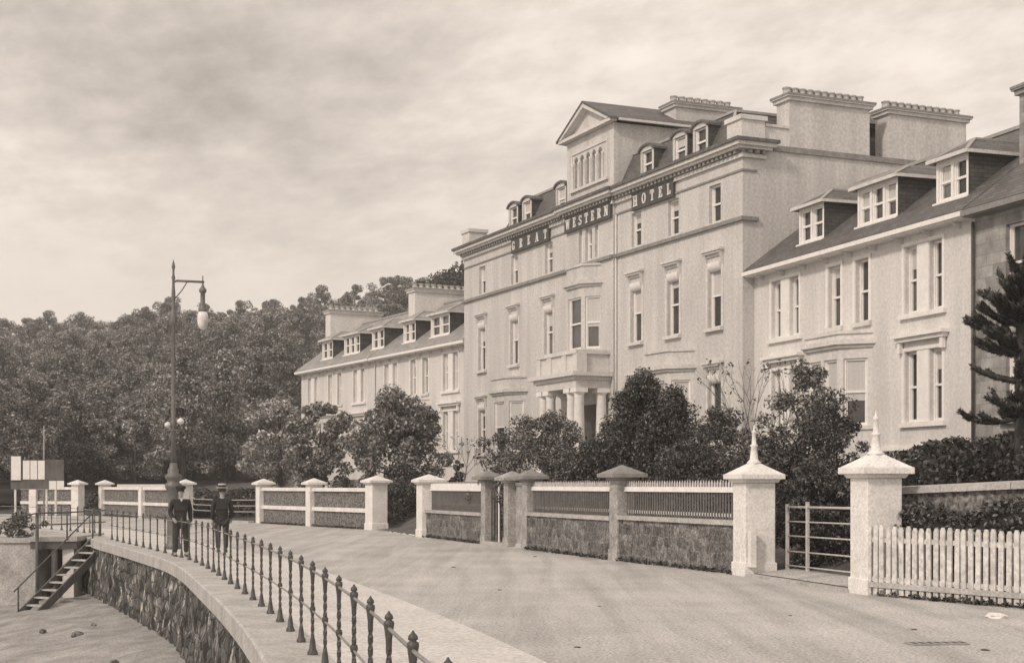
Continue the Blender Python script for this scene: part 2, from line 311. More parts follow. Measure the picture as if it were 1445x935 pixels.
def thing(name, label, cat, loc=(0, 0, 0), rz=0, group=None):
    o = bpy.data.objects.new(name, None); COL.objects.link(o); o.empty_display_size = .3; o.location = loc; o.rotation_euler.z = rz
    return tag(o, label, cat, group)
def copy_tree(o, parent=None):
    c = o.copy(); COL.objects.link(c); c.parent = parent
    for ch in list(o.children): copy_tree(ch, c)
    return c
def frame(p0, p1):
    d = Vector((p1[0] - p0[0], p1[1] - p0[1])); return d.length, math.atan2(d.y, d.x)
def loc3(p, a, x, y):          # local (x,y) of a frame at p with angle a -> world
    return (p[0] + x * math.cos(a) - y * math.sin(a), p[1] + x * math.sin(a) + y * math.cos(a))
def struct(name, mb, mt, **k):
    o = mb.build(name, mt, fix=k.get('fix', False)); o['kind'] = 'structure'; return o
def P(px, py, z=0):            # a point of known height seen at a place in the photograph, used to survey the site
    Y = (1.9 - z) * 2100 / (py - 684); return ((px - 722.5) * Y / 2100, Y)
def at(px, Y): return (px - 722.5) * Y / 2100
def resample(pts, step):
    pts = [Vector(p) for p in pts]; out = [pts[0].copy()]; acc = 0
    for a, b in zip(pts, pts[1:]):
        L = (b - a).length
        while acc + L >= step:
            t = (step - acc) / L; a = a + (b - a) * t; out.append(a.copy()); L = (b - a).length; acc = 0
        acc += L
    return out
def smooth(pts, it=2):
    pts = [Vector(p) for p in pts]
    for _ in range(it):
        q = [pts[0]]
        for a, b in zip(pts, pts[1:]): q += [a * .75 + b * .25, a * .25 + b * .75]
        pts = q + [pts[-1]]
    return pts

# ------------------------------------------------------------------ the lie of the land
RAIL = [(2.6, -6), (.95, 0), (.0, 5.4), (-.33, 7.3), (-.6, 8.63), (-1.04, 11.05), (-1.53, 13.45), (-2.13, 16.1), (-2.75, 18.69), (-3.47, 21.45), (-4.21, 24.18), (-4.95, 26.78), (-5.83, 29.89), (-6.8, 33.3), (-8.1, 37.3), (-9.58, 40.92), (-10.95, 44.3), (-12.35, 47.6), (-13.7, 50.8), (-15.0, 54.2), (-16.4, 57.5), (-18.2, 61.0), (-20.5, 64.2), (-23.5, 67), (-27, 69), (-32, 70.8), (-40, 72.5), (-60, 75)]
RAILS = smooth(RAIL, 2)
NP = 160
def param(pts, n=NP):
    pts = [Vector(p) for p in pts]; d = [0]
    for a, b in zip(pts, pts[1:]): d.append(d[-1] + (b - a).length)
    out = []
    for k in range(n):
        t = d[-1] * k / (n - 1); i = max(j for j in range(len(d)) if d[j] <= t + 1e-9); i = min(i, len(pts) - 2)
        out.append(pts[i] + (pts[i + 1] - pts[i]) * ((t - d[i]) / (d[i + 1] - d[i])))
    return out
def offset(pts, k):            # towards the land (right hand of a path walked away from the camera)
    out = []
    for i, p in enumerate(pts):
        d = (pts[min(i + 1, len(pts) - 1)] - pts[max(i - 1, 0)]).normalized(); out.append(p + Vector((d.y, -d.x)) * k)
    return out
path = param(RAILS)
GWALL = [(24, -6), (15, 10), (9.3, 20.6), (7.95, 23.06), (6.32, 25.91), (5.08, 31.17), (2.73, 37.64), (.6, 44.7), (-.74, 48.2), (-3.14, 54.66), (-5.78, 63.0), (-9.61, 69.3), (-12.57, 74.2), (-17.82, 81.43), (-21.46, 86.7), (-25.38, 91.8), (-30, 95), (-45, 99), (-66, 102)]
def ruled(curves, n=NP):
    mb = MB(); k = len(curves)
    vs = [p for c in curves for p in c]
    mb.add(vs, [(j * n + i, j * n + i + 1, (j + 1) * n + i + 1, (j + 1) * n + i) for j in range(k - 1) for i in range(n - 1)], True)
    return mb
def v3(c, z): return [(p.x, p.y, z) for p in c]
gw = param(GWALL)
inner = offset(path, -.02)
def lerp(a, b, t): return [p + (q - p) * t for p, q in zip(a, b)]
struct('road', ruled([v3(lerp(inner, gw, t), 0.0) for t in (0, .2, .4, .6, .8, 1)]), 'road')
pav = MB(); pi_, po_ = offset(path, .16), offset(path, 2.35)
n = NP
pav.add(v3(pi_, .03) + v3(po_, .03) + v3(po_, -.02), [(i, i + 1, n + i + 1, n + i) for i in range(n - 1)] + [(n + i, n + i + 1, 2 * n + i + 1, 2 * n + i) for i in range(n - 1)])
struct('pavement', pav, 'pavement')
back = param([(40, -6), (30, 10), (22, 26), (14.0, 42.5), (9.4, 54.6), (-1.6, 79.4), (-6, 88), (-13.8, 103.4), (-22, 112), (-34, 116), (-50, 118), (-75, 120)])
gz = [.02, .09, .5, 1.25, 1.9, 2.2]
struct('garden_ground', ruled([v3(lerp(offset(gw, .02), back, t), z) for t, z in zip((0, .11, .2, .42, .75, 1), gz)]), 'soil')
def hill_z(x, y):
    s = (x + 2.5) * .882 + (y - 78.8) * .471
    t1 = s - 15; t2 = y - 112; t = max(t1, t2, 0) if max(t1, t2) > 0 else 0
    t = t * t / (t + 12) if t > 0 else 0
    f = .152 + .066 * max(0, min(1, (x + 75) / 60)) ** 2; t = t if t < 150 else 150 + (t - 150) * .3
    return 1.9 + f * t + .8 * math.sin(x * .09 + 1) * math.sin(y * .06) * min(1, t / 30)
hb = MB(); xs = list(np.linspace(-330, 330, 100)); ys = list(np.linspace(40, 620, 90))
hb.add([(x, y, hill_z(x, y) - (1.2 if max((x + 2.5) * .882 + (y - 78.8) * .471 - 15, y - 112) < 4 else 0) - (3.5 if y < 78 and x < 14 else 0)) for y in ys for x in xs],
       [(j * 100 + i, j * 100 + i + 1, (j + 1) * 100 + i + 1, (j + 1) * 100 + i) for j in range(89) for i in range(99)
        if max((xs[i] + 2.5) * .882 + (ys[j] - 78.8) * .471, ys[j] - 100) > -6], True)
struct('hill', hb, 'hill')
wallface = offset(path, -.48)
def beach_z(d): return -1.9 - min(.9, .16 * d) - (.02 * max(0, d - 12) if d < 80 else 1.36)
bc = []
for d in (-.35, 0, .5, 1, 1.6, 2.4, 3.4, 4.6, 6, 8, 11, 16, 24):
    c = offset(wallface, -d); bc.append([(p.x, p.y, beach_z(max(d, 0)) + (.05 * math.sin(p.x * 3.1 + p.y * 1.7) + .04 * math.sin(p.x * 1.3 - p.y * 2.9)) * (1 if d > 0 else 0)) for p in c])
for k in (80, 400): bc.append([(p.x - k * 1.2, p.y + (k * .15 if i > 100 else -k * .2), -4.6) for i, p in enumerate(offset(wallface, -24))])
struct('beach', ruled(bc), 'beach')

def haze(dens):
    b = MB(); b.box(-760, 760, -420, 900, -8, 95); m = bpy.data.materials.new('haze'); m.use_nodes = True; nt = m.node_tree; nt.nodes.clear()
    o = nt.nodes.new('ShaderNodeOutputMaterial'); v = nt.nodes.new('ShaderNodeVolumePrincipled'); v.inputs['Color'].default_value = (.95, .93, .9, 1); v.inputs['Density'].default_value = dens; v.inputs['Anisotropy'].default_value = .2
    nt.links.new(v.outputs[0], o.inputs['Volume']); M_['haze'] = m; ob = b.build('haze', 'haze', fix=False); ob['kind'] = 'stuff'; ob.display_type = 'WIRE'
haze(.0009)

# ------------------------------------------------------------------ sea wall and promenade railing
swt = thing('sea_wall', 'curving dark rubble sea wall with pale coping above the beach', 'sea wall')
rnd = random.Random(3)
fine = []
wp = param([tuple(p) for p in wallface], 420)
nz_ = 12; mb = MB(); vs = []
for j in range(nz_ + 1):
    z = -3.2 + (3.2 - .22) * j / nz_
    for i, p in enumerate(offset(wp, 0)):
        d = (wp[min(i + 1, 419)] - wp[max(i - 1, 0)]).normalized(); k = rnd.uniform(-.06, .06) + (nz_ - j) * -.012
        vs.append((p.x + d.y * k, p.y - d.x * k, z + rnd.uniform(-.04, .04)))
mb.add(vs, [(j * 420 + i, (j + 1) * 420 + i, (j + 1) * 420 + i + 1, j * 420 + i + 1) for j in range(nz_) for i in range(419)])
wf = mb.build('wall_face', 'seawall', swt, fix=False); uvl = wf.data.uv_layers.new(name='UVMap')
arc = [0.]
for a_, b_ in zip(wp, wp[1:]): arc.append(arc[-1] + (b_ - a_).length)
for li, lp in enumerate(wf.data.loops): vi = lp.vertex_index; uvl.data[li].uv = (arc[vi % 420], vs[vi][2])
cp = MB(); c1, c2 = offset(path, -.56), offset(path, .17)
cr = [v3(c2, -.2), v3(c2, .04), v3(lerp(c2, c1, .96), .045), v3(c1, .02), v3(c1, -.25), v3(offset(path, -.3), -.25)]
cp = ruled(cr); cp.sm = [False] * len(cp.f)
cp.build('coping', 'coping', swt, fix=False)
jm = MB()
pr = thing('promenade_railing', 'black cast iron railing of knobbed posts and two rails along the sea wall', 'railing')
def post_mesh():
    b = MB()
    b.lathe([(.058, 0), (.058, .03), (.04, .06), (.028, .16), (.019, .2)], n=8)
    pts = [(0, 0, .2 + .62 * i / 20) for i in range(21)]
    # twisted square shank
    vs = []; fs = []
    for i, p in enumerate(pts):
        for k in range(4):
            a = k * math.pi / 2 + i * .55; vs.append((.021 * math.cos(a), .021 * math.sin(a), p[2]))
    for i in range(20):
        for k in range(4): fs.append((i * 4 + k, i * 4 + (k + 1) % 4, i * 4 + 4 + (k + 1) % 4, i * 4 + 4 + k))
    b.add(vs, fs)
    b.lathe([(.027, .47), (.034, .5), (.027, .53)], n=8)
    b.lathe([(.019, .78), (.022, .85), (.032, .925), (.036, .945), (.034, .965), (.018, .975), (.03, .985), (.026, 1.005), (.012, 1.02), (.004, 1.035)], n=10)
    return b.mesh('post')
pm = post_mesh(); pm.materials.append(M_['iron'])
rl = [p for p in RAILS if p.y > 3 or p.x < -5]
posts = resample([p for p in RAILS if (p.y > 4.5)], 1.34)[:72]
GAP = lambda p: 51.6 < p.y < 53.2
pcount = 0
for p in posts:
    if p.x < -38: break
    if GAP(p): continue
    o = link('post', pm, None, pr, (p.x, p.y, .04), rnd.uniform(0, 3)); pcount += 1
seg1 = [(p.x, p.y) for p in RAILS if 4.5 < p.y < 51.9 and p.x > -15]; seg2 = [(p.x, p.y) for p in RAILS if p.y > 52.9 and p.x > -39]
for nm, z, r in (('top_rail', .96, .013), ('mid_rail', .52, .011)):
    b = MB(); b.tube([(x, y, z) for x, y in seg1], r, 6); b.tube([(x, y, z) for x, y in seg2], r, 6); b.build(nm, 'railiron', pr)

# ------------------------------------------------------------------ windows
WM = {}
def sash(parent, x, y, z, w, h, rz=0, blind=0, nm='window', side=.07, bars=False, pane='pane'):
    key = (round(w, 2), round(h, 2), bars)
    if key not in WM:
        b = MB(); f = side
        b.box(-w / 2, -w / 2 + f, -.04, .05, 0, h); b.box(w / 2 - f, w / 2, -.04, .05, 0, h)
        b.box(-w / 2 + f, w / 2 - f, -.037, .05, h - f, h); b.box(-w / 2 + f, w / 2 - f, -.037, .05, 0, f * 1.2)
        b.box(-w / 2 + f, w / 2 - f, -.03, .05, h * .5 - .035, h * .5 + .035)
        b.box(-w / 2 + f, -w / 2 + f + .035, .0, .05, f * 1.2, h - f); b.box(w / 2 - f - .035, w / 2 - f, .0, .05, f * 1.2, h - f)
        if bars: b.box(-.015, .015, .01, .05, f, h - f)
        m1 = b.mesh('window'); m1.materials.append(M_['white'])
        c = MB(); c.box(-w / 2 + .02, w / 2 - .02, .055, .075, .02, h - .02); m2 = c.mesh('pane'); m2.materials.append(M_['pane'])
        WM[key] = (m1, m2)
    m1, m2 = WM[key]
    o = link(nm, m1, None, parent, (x, y, z), rz)
    part = parent.parent is not None
    if part: link('pane', m2, None, parent, (x, y, z), rz)
    else: link('pane', m2, None, o)
    if blind:
        hb_ = h * blind
        c = MB(); c.box(-w / 2 + .105, w / 2 - .105, .02, .05, h - .07 - hb_, h - .07)
        if part: c.build('blind', 'curtain', parent, (x, y, z), rz)
        else: c.build('blind', 'curtain', o)
    return o
def console_hood(win, w, h, mtr='trim', drop=.32):
    b = MB()
    b.box(-w / 2 - .22, w / 2 + .22, -.42, -.178, h + drop + .08, h + drop + .17); b.box(-w / 2 - .16, w / 2 + .16, -.36, -.178, h + drop, h + drop + .08)
    b.box(-w / 2 - .12, w / 2 + .12, -.25, -.178, h + drop - .1, h + drop)
    for sx in (-1, 1):
        xx = sx * (w / 2 + .1)
        b.xprism([(-.34, h + drop - .002), (-.18, h + drop - .002), (-.18, h + drop - .42), (-.22, h + drop - .40), (-.27, h + drop - .2)], xx - .06, xx + .06)
    b.build('hood', mtr, win)
    a = MB()
    for sx in (-1, 1):
        x0 = sx * (w / 2 + .02); x1 = sx * (w / 2 + .15); a.box(min(x0, x1), max(x0, x1), -.215, -.18, -.02, h + drop - .42)
    a.build('architrave', mtr, win)
def valance(win, w, h):
    b = MB(); n = 8
    prof = [(-.19 - .13 * math.cos(a), h - .02 - .30 * math.sin(a) * 1) for a in np.linspace(0, math.pi / 2, n)]
    prof = [(-.05, h + .0)] + [(-.08 - .2 * math.cos(a), h - .32 * math.sin(a)) for a in np.linspace(0, math.pi / 2, n)] + [(-.05, h - .32)]
    b.xprism(prof, -w / 2 + .03, w / 2 - .03); b.build('window_valance', 'white', win)
def sill(win, w, mtr='trim', pr_=.16, hh=.13):
    b = MB(); b.box(-w / 2 - .16, w / 2 + .16, -.18 - pr_, -.04, -hh, 0); b.build('sill', mtr, win)

def bay(parent, xc, half, cant, z0, zw0, zw1, zc, zt, wall_mt, blind=(0, .62), two=False):
    # canted bay: front half-width, projection = cant
    A, B, C, D = (xc - half - cant, 0), (xc - half, -cant), (xc + half, -cant), (xc + half + cant, 0)
    L = cant * math.sqrt(2); b = MB(); fw = 2 * half
    fo = [(fw / 2 - .62, fw / 2 + .62, zw0, zw1)] if not two else [(.12, fw / 2 - .1, zw0, zw1), (fw / 2 + .1, fw - .12, zw0, zw1)]
    co = [(L / 2 - .38, L / 2 + .38, zw0, zw1)]
    b.wall(A, B, z0, zc, co, .1); b.wall(B, C, z0, zc, fo, .1); b.wall(C, D, z0, zc, co, .1)
    for k, za, zb in ((.10, zc - .02, zc + .08), (.20, zc + .08, zc + .24), (.03, zc + .24, zt - .1), (.09, zt - .1, zt)):
        b.prism([(A[0] - k * 1.4, .06), (B[0] - k * .45, B[1] - k), (C[0] + k * .45, C[1] - k), (D[0] + k * 1.4, .06)], za, zb)
    b.prism([(A[0] - .14, .06), (B[0] - .04, B[1] - .1), (C[0] + .04, C[1] - .1), (D[0] + .14, .06)], zw0 - .14, zw0 - .02)
    o = b.build('bay_window', wall_mt, parent)
    s2 = math.sqrt(.5)
    for f in fo:
        cx = xc - half + (f[0] + f[1]) / 2; sash(o, cx, -cant + .1, zw0, f[1] - f[0], zw1 - zw0, 0, blind[0], 'sash')
    for sx, rz in ((-1, -R(45)), (1, R(45))):
        mx = xc + sx * (half + cant / 2); my = -cant / 2
        sash(o, mx - sx * .1 * s2, my + .1 * s2, zw0, .76, zw1 - zw0, rz, blind[1], 'sash')
    return o
def pots(o, x0, x1, y0, y1, z, n, h=.42, r=.17):
    b = MB(); b.lathe([(r * 1.05, 0), (r * 1.05, h * .15), (r * .9, h * .25), (r * .86, h * .78), (r * 1.04, h * .84), (r, h), (r * .65, h)], n=12); m = b.mesh('chimney_pot'); m.materials.append(M_['pot'])
    for i in range(n):
        t = (i + .5) / n; link('chimney_pot', m, None, o, (x0 + (x1 - x0) * t, y0 + (y1 - y0) * t, z))
def chimney(parent, x0, x1, y0, y1, z0, z1, n, mt, h=.42):
    b = MB(); b.box(x0, x1, y0, y1, z0, z1 - .3); b.box(x0 - .1, x1 + .1, y0 - .1, y1 + .1, z1 - .3, z1 - .17); b.box(x0 - .17, x1 + .17, y0 - .17, y1 + .17, z1 - .17, z1 - .05); b.box(x0 - .04, x1 + .04, y0 - .04, y1 + .04, z1 - .05, z1)
    o = b.build('chimney_stack', mt, parent)
    c = MB(); c.box(x0 - .12, x1 + .12, y0 - .12, y1 + .12, z1 - .168, z1 - .10); c.box(x0 - .19, x1 + .19, y0 - .19, y1 + .19, z1 - .12, z1 - .045); c.build('chimney_cap', 'dimtrim', o)  # cap colour darkened for weathering and for shade beneath the pots
    if x1 - x0 > y1 - y0: pots(o, x0, x1, (y0 + y1) / 2, (y0 + y1) / 2, z1, n, h)
    else: pots(o, (x0 + x1) / 2, (x0 + x1) / 2, y0, y1, z1, n, h)
    return o

# ------------------------------------------------------------------ the hotel
HP = (-2.533, 78.82); HA = math.atan2(-.91556, .40219); HW = 27.11; HD = 11.2
hotel = thing('hotel', 'tall four storey pale hotel with pedimented attic tower and mansard roofs, between the terrace houses', 'hotel', (*HP, 0), HA)
Z0 = 1.2
W1x = [2.5, 6.6, 10.55, 19.05, 22.1, 25.2]
ops = {0: [], 1: [], 2: []}
def seg(x): return 0 if x < 12.7 else (1 if x < 17.23 else 2)
S0 = [0, 12.7, 17.23]
wins = []
for x in W1x:
    ww = .86
    wins.append((x, 11.72, .82, 1.42, 2)); wins.append((x, 7.78, .92, 2.45, 1))
    if x not in (6.6, 22.1): wins.append((x, 3.5, .92, 2.52, 0))
for dx in (-.78, 0, .78): wins.append((14.9 + dx, 11.72, .62 if dx == 0 else .34, 1.45, 3))
for x, z, w, h, k in wins: ops[seg(x)].append((x - w / 2 - S0[seg(x)], x + w / 2 - S0[seg(x)], z, z + h))
fw = MB()
fw.wall((0, 0), (12.7, 0), Z0, 14.3, ops[0]); fw.wall((12.7, -.12), (17.23, -.12), Z0, 14.3, ops[1]); fw.wall((17.23, 0), (HW, 0), Z0, 14.3, ops[2])
fw.wall((12.7, 0), (12.7, -.12), Z0, 14.3); fw.wall((17.23, -.12), (17.23, 0), Z0, 14.3)
fw.build('front_wall', 'stucco', hotel)
sw = MB(); sw.wall((HW, 0), (HW, HD), Z0, 14.2); sw.box(HW - .4, HW - .01, .002, HD, 14.2, 14.3); sw.build('side_wall', 'stucco', hotel)
sw = MB(); sw.wall((0, HD), (0, 0), Z0, 14.3); sw.build('side_wall', 'stucco', hotel)
sw = MB(); sw.wall((HW, HD), (0, HD), Z0, 14.3); sw.build('back_wall', 'stucco', hotel)
cn = MB(); dn = MB(); ct = MB()
for x0, x1, y in ((0, 12.7, 0), (12.7, 17.23, -.12), (17.23, HW, 0)):
    e0 = -.5 if x0 == 0 else (-.0 if y == 0 else -.5); e1 = .5 if x1 == HW else (0 if y == 0 else .5)
    k0 = 1 if e0 else 0; k1 = 1 if e1 else 0
    cn.box(x0 - .12 * k0, x1 + .12 * k1, y - .12, y + .05, 13.78, 13.92)
    cn.box(x0 - .3 * k0, x1 + .3 * k1, y - .34, y + .05, 14.06, 14.16); cn.box(x0 - .42 * k0, x1 + .42 * k1, y - .46, y + .1, 14.16, 14.3)
    ct.box(x0 - .5 * k0, x1 + .5 * k1, y - .54, y + .3, 14.3, 14.42)
    nd = int((x1 - x0) / .3)
    for i in range(nd):
        xx = x0 + (i + .5) * (x1 - x0) / nd; dn.box(xx - .075, xx + .075, y - .26, y - .001, 13.92, 14.06)
# return on the near gable
cn.box(HW + .001, HW + .12, .051, .95, 13.78, 13.92); cn.box(HW + .001, HW + .3, .051, 1.1, 14.06, 14.16); cn.box(HW + .001, HW + .42, .101, 1.2, 14.16, 14.3); ct.box(HW - .1, HW + .5, .301, 1.3, 14.3, 14.42)
for i in range(3): dn.box(HW + .001, HW + .24, .12 + i * .3, .27 + i * .3, 13.92, 14.06)
co = cn.build('cornice', 'trim', hotel); dn.build('dentils', 'dimtrim', co); ct.build('blocking_course', 'darktrim', co)  # dentils dimmed: shade under the cornice put into their colour
sc_ = MB()
for x0, x1, y in ((0, 12.7, 0), (12.7, 17.23, -.12), (17.23, HW, 0)):
    sc_.box(x0 - (.1 if x0 == 0 else 0), x1 + (.12 if x1 == HW else 0), y - .13, y - .001, 11.5, 11.64); sc_.box(x0, x1 + (.05 if x1 == HW else 0), y - .05, y - .0015, 13.3, 13.37)
sc_.box(HW + .001, HW + .12, .0, .62, 11.5, 11.64); sc_.box(HW + .001, HW + .05, .0, .6, 13.3, 13.37)
sc_.build('string_course', 'dimtrim', hotel)
gc = MB(); gc.box(HW + .001, HW + .08, 1.3, HD, 14.12, 14.24); gc.box(HW - .45, HW + .06, 1.32, HD, 14.242, 14.33); gc.build('gable_coping', 'dimtrim', hotel)
dp = MB(); dp.tube([(17.36, -.06, 2), (17.36, -.06, 13.3)], .045, 8); dp.build('downpipe', 'trim', hotel)
for i, (x, z, w, h, k) in enumerate(wins):
    y = (-.12 if k == 3 else 0) + .18
    o = sash(hotel, x, y, z, w, h, 0, [0, .35, .2, 0, .45][i % 5] if k in (0, 1) else ([.4, 0, .25][i % 3] if k == 2 else 0))
    if k in (0, 1): console_hood(o, w, h); valance(o, w, h); sill(o, w)
    elif k == 2: sill(o, w, 'trim', .04, .07)
bay(hotel, 14.75, .75, .72, 7.7, 7.8, 10.05, 10.5, 11.46, 'stucco', (0, .55))
bay(hotel, 6.45, .85, .75, 1.2, 3.5, 5.95, 6.3, 7.15, 'stucco', (.45, .7))
bay(hotel, 22.1, .85, .75, 1.2, 3.5, 5.95, 6.3, 7.15, 'stucco', (.3, .7))
# portico
po = MB(); X0, X1, YD = 12.95, 16.95, -1.75
po.box(X0, X1, YD, .0, 6.0, 6.35); po.box(X0 - .1, X1 + .1, YD - .1, -.13, 6.35, 6.5); po.box(X0 - .28, X1 + .28, YD - .28, -.13, 6.5, 6.68)
po.box(X0 + .1, X1 - .1, YD + .1, -.13, 6.68, 7.45); po.box(X0, X1, YD, -.13, 7.45, 7.62); pfl = MB().box(X0 - .2, X1 + .2, YD - .3, -.13, 1.5, 2.42)
for xx in (X0 + .15, 14.2, 15.7, X1 - .15): po.box(xx - .2, xx + .2, YD + .03, YD + .5, 6.681, 7.449)
porch = po.build('portico', 'trim', hotel); pfl.build('porch_floor', 'coping', hotel)
cl = MB(); cl.box(-.3, .3, -.3, .3, 0, .12); cl.lathe([(.28, .12), (.29, .17), (.25, .24), (.235, .3), (.24, 1.2), (.2, 3.2), (.22, 3.24), (.2, 3.28), (.27, 3.4)], n=16); cl.box(-.28, .28, -.28, .28, 3.4, 3.58); cm = cl.mesh('column'); cm.materials.append(M_['white'])
for xx, yy in ((X0 + .25, YD + .28), (X0 + .95, YD + .28), (X1 - .95, YD + .28), (X1 - .25, YD + .28), (X0 + .25, -.42), (X1 - .25, -.42)): link('column', cm, None, porch, (xx, yy, 2.42))
dr = MB(); dr.box(14.2, 15.7, -.16, -.122, 2.42, 5.4); dr.build('door', 'wood', hotel)
# attic tower
TX0, TX1, TD = 12.7, 17.23, 5.2; TE = 17.25
tw = MB(); arc = [(TX0 + .95 + i * .58, .30) for i in range(5)]
tw.wall((TX0, -.1), (TX1, -.1), 14.42, TE, [(a - .17 - TX0 + .0, a + .17 - TX0, 15.05, 16.3) for a, _ in arc], .35)
tw.wall((TX1, -.1), (TX1, TD), 14.42, TE); tw.wall((TX1, TD), (TX0, TD), 14.42, TE); tw.wall((TX0, TD), (TX0, -.1), 14.42, TE)
tower = tw.build('attic_tower', 'stucco', hotel)
ta = MB()
for a, _ in arc:   # round heads: a dark arch filled above each opening
    pts = [(a + .17 * math.cos(t), 16.301 + .17 * math.sin(t)) for t in np.linspace(0, math.pi, 9)]; ta.yprism(pts, -.106, -.102)
    ta.box(a - .17, a + .17, .2, .24, 15.05, 16.3)
ta.build('arched_panes', 'pane', tower)
tt = MB(); tt.box(TX0 + .45, TX1 - .45, -.22, -.101, 14.92, 15.04); tt.box(TX0 + .5, TX0 + .6, -.14, -.101, 15.04, 16.6); tt.box(TX1 - .6, TX1 - .5, -.14, -.101, 15.04, 16.6); tt.box(TX0 + .5, TX1 - .5, -.15, -.101, 16.6, 16.7)
cx_ = (TX0 + TX1) / 2; ap = 18.6
tt.box(TX0 - .3, TX1 + .3, -.42, -.101, TE, TE + .14)
for sx in (-1, 1):
    e = cx_ + sx * (TX1 - TX0 + .7) / 2
    P4 = [(e, TE + .141), (cx_, ap), (cx_, ap - .24), (e - sx * .42, TE + .141)]
    tt.yprism(P4 if sx > 0 else P4[::-1], -.45, -.05)
for i in range(6):
    xx = TX0 + .95 - .29 + i * .58; tt.lathe([(.085, 15.04), (.06, 15.1), (.055, 16.1), (.09, 16.2)], xx, -.13, 8)
tt.build('tower_trim', 'trim', tower)
tf = MB(); tf.yprism([(TX0, TE), (TX1, TE), (cx_, ap - .15)], -.12, .1); tf.build('tympanum', 'stucco', tower)
tr_ = MB()
for sx in (-1, 1):
    e = cx_ + sx * ((TX1 - TX0) / 2 + .38)
    tr_.add([(e, -.48, TE + .15), (cx_, -.48, ap + .05), (cx_, TD + .2, ap + .05), (e, TD + .2, TE + .15), (e, -.48, TE + .06), (cx_, -.48, ap - .05), (cx_, TD + .2, ap - .05), (e, TD + .2, TE + .06)],
            [(0, 1, 2, 3), (4, 7, 6, 5), (0, 4, 5, 1), (1, 5, 6, 2), (2, 6, 7, 3), (3, 7, 4, 0)])
tr_.build('tower_roof', 'slate', tower)
gu = MB(); gu.box(TX1 + .3, TX1 + .42, -.05, TD, TE + .02, TE + .12); gu.box(TX0 - .42, TX0 - .3, -.05, TD, TE + .02, TE + .12); gu.build('gutter', 'trim', tower)
# mansards
def mansard(xa, xb, hipl, hipr):
    b = MB(); zt = 15.95; a0, a1 = xa + (.75 if hipl else 0), xb - (.75 if hipr else 0)
    b.add([(xa, .1, 14.42), (xb, .1, 14.42), (a1, .85, zt), (a0, .85, zt), (xa, HD - .3, 14.42), (xb, HD - .3, 14.42), (a1, HD - 1, zt), (a0, HD - 1, zt)],
          [(0, 1, 2, 3), (1, 5, 6, 2), (5, 4, 7, 6), (4, 0, 3, 7), (3, 2, 6, 7)])
    o = b.build('mansard_roof', 'slate', hotel)
    c = MB(); c.bar((a0, .85, zt + .02), (a1, .85, zt + .02), .12, .1)
    if hipr: c.bar((xb, .1, 14.46), (a1, .85, zt + .03), .1, .07); c.bar((a1, .85, zt + .02), (a1, HD - 1, zt + .02), .12, .1)
    c.build('ridge_flashing', 'lead', o); return o
mansard(4.75, TX0 - .01, True, False); mansard(TX1 + .01, 26.05, False, True)
def arch_dormer(x, bl):
    w, z0, h = 1.12, 14.42, 1.12
    b = MB()
    arcp = [(x + w / 2 * math.cos(t), z0 + h + .2 * math.sin(t)) for t in np.linspace(0, math.pi, 9)]
    prof = [(x - w / 2, z0), (x + w / 2, z0)] + arcp
    b.wall((x - w / 2, .12), (x + w / 2, .12), z0, z0 + h, [(.16, w - .16, z0 + .08, z0 + h)], .1)
    b.yprism(arcp, .1, .3)
    o = b.build("dormer", "stucco", hotel)
    r = MB(); top = [(x + (w / 2 + .12) * math.cos(t), z0 + h + .0 + .3 * math.sin(t)) for t in np.linspace(0, math.pi, 11)]; bot = [(x + (w / 2 + .02) * math.cos(t), z0 + h - .02 + .22 * math.sin(t)) for t in np.linspace(math.pi, 0, 11)]
    vs = [(p[0], .02, p[1]) for p in top + bot] + [(p[0], 1.9, p[1]) for p in top + bot]; n = 22
    r.add(vs, [(i, (i + 1) % n, n + (i + 1) % n, n + i) for i in range(n)] + [(i, 21 - i, 20 - i, i + 1) for i in range(10)])
    r.build('dormer_roof', 'slate', o)
    for q in ((x + w / 2, .121, 1.1), (x - w / 2, .121, 1.1)):
        c = MB(); c.box(q[0] - .02, q[0] + .02, q[1], q[2], z0, z0 + h); c.build('dormer_cheek', 'darkslate', o)
    sash(o, x, .22, z0 + .08, w - .32, h - .08, 0, bl, 'sash', .05)
for i, x in enumerate((6.2, 7.8, 11.6, 19.75, 22.4, 23.95)): arch_dormer(x, (0, .5, .6, 0, .3, 0)[i])
for x0, x1 in ((26.2, 27.2), (-.05, .95)):
    pd = MB(); pd.box(x0, x1, -.1, .9, 14.42, 15.15); pd.box(x0 - .07, x1 + .07, -.17, .97, 15.15, 15.32); pd.build('parapet_pedestal', 'trim', hotel)
pd = MB(); pd.box(HW - .42, HW - .02, .9, 2.2, 14.35, 15.0); pd.box(HW - .47, HW + .03, .97, 2.2, 15.0, 15.1); pd.build('parapet', 'trim', hotel)
lr = MB(); lr.add([(.96, .2, 14.42), (4.7, .2, 14.42), (4.7, HD, 14.42), (.3, HD, 14.42), (4.7, 2.5, 15.0), (.96, 2.5, 15.0)], [(0, 1, 4, 5), (5, 4, 2, 3)]); lr.build('low_roof', 'slate', hotel)
hr = MB(); hr.add([(22.5, 4, 15.95), (25.8, 4, 15.95), (25.8, 8, 15.95), (22.5, 8, 15.95), (24.2, 6, 17.1)], [(0, 1, 4), (1, 2, 4), (2, 3, 4), (3, 0, 4)]); hr.build('hipped_lantern_roof', 'slate', hotel)
chimney(hotel, 15.9, 16.9, 3.1, 6.2, 16.5, 18.6, 8, 'stucco', .3)
chimney(hotel, HW - .8, HW + .03, 2.0, 5.6, 14.1, 16.35, 11, 'stucco', .28)
chimney(hotel, HW - .8, HW + .03, 6.5, 10.2, 14.1, 16.3, 11, 'stucco', .28)

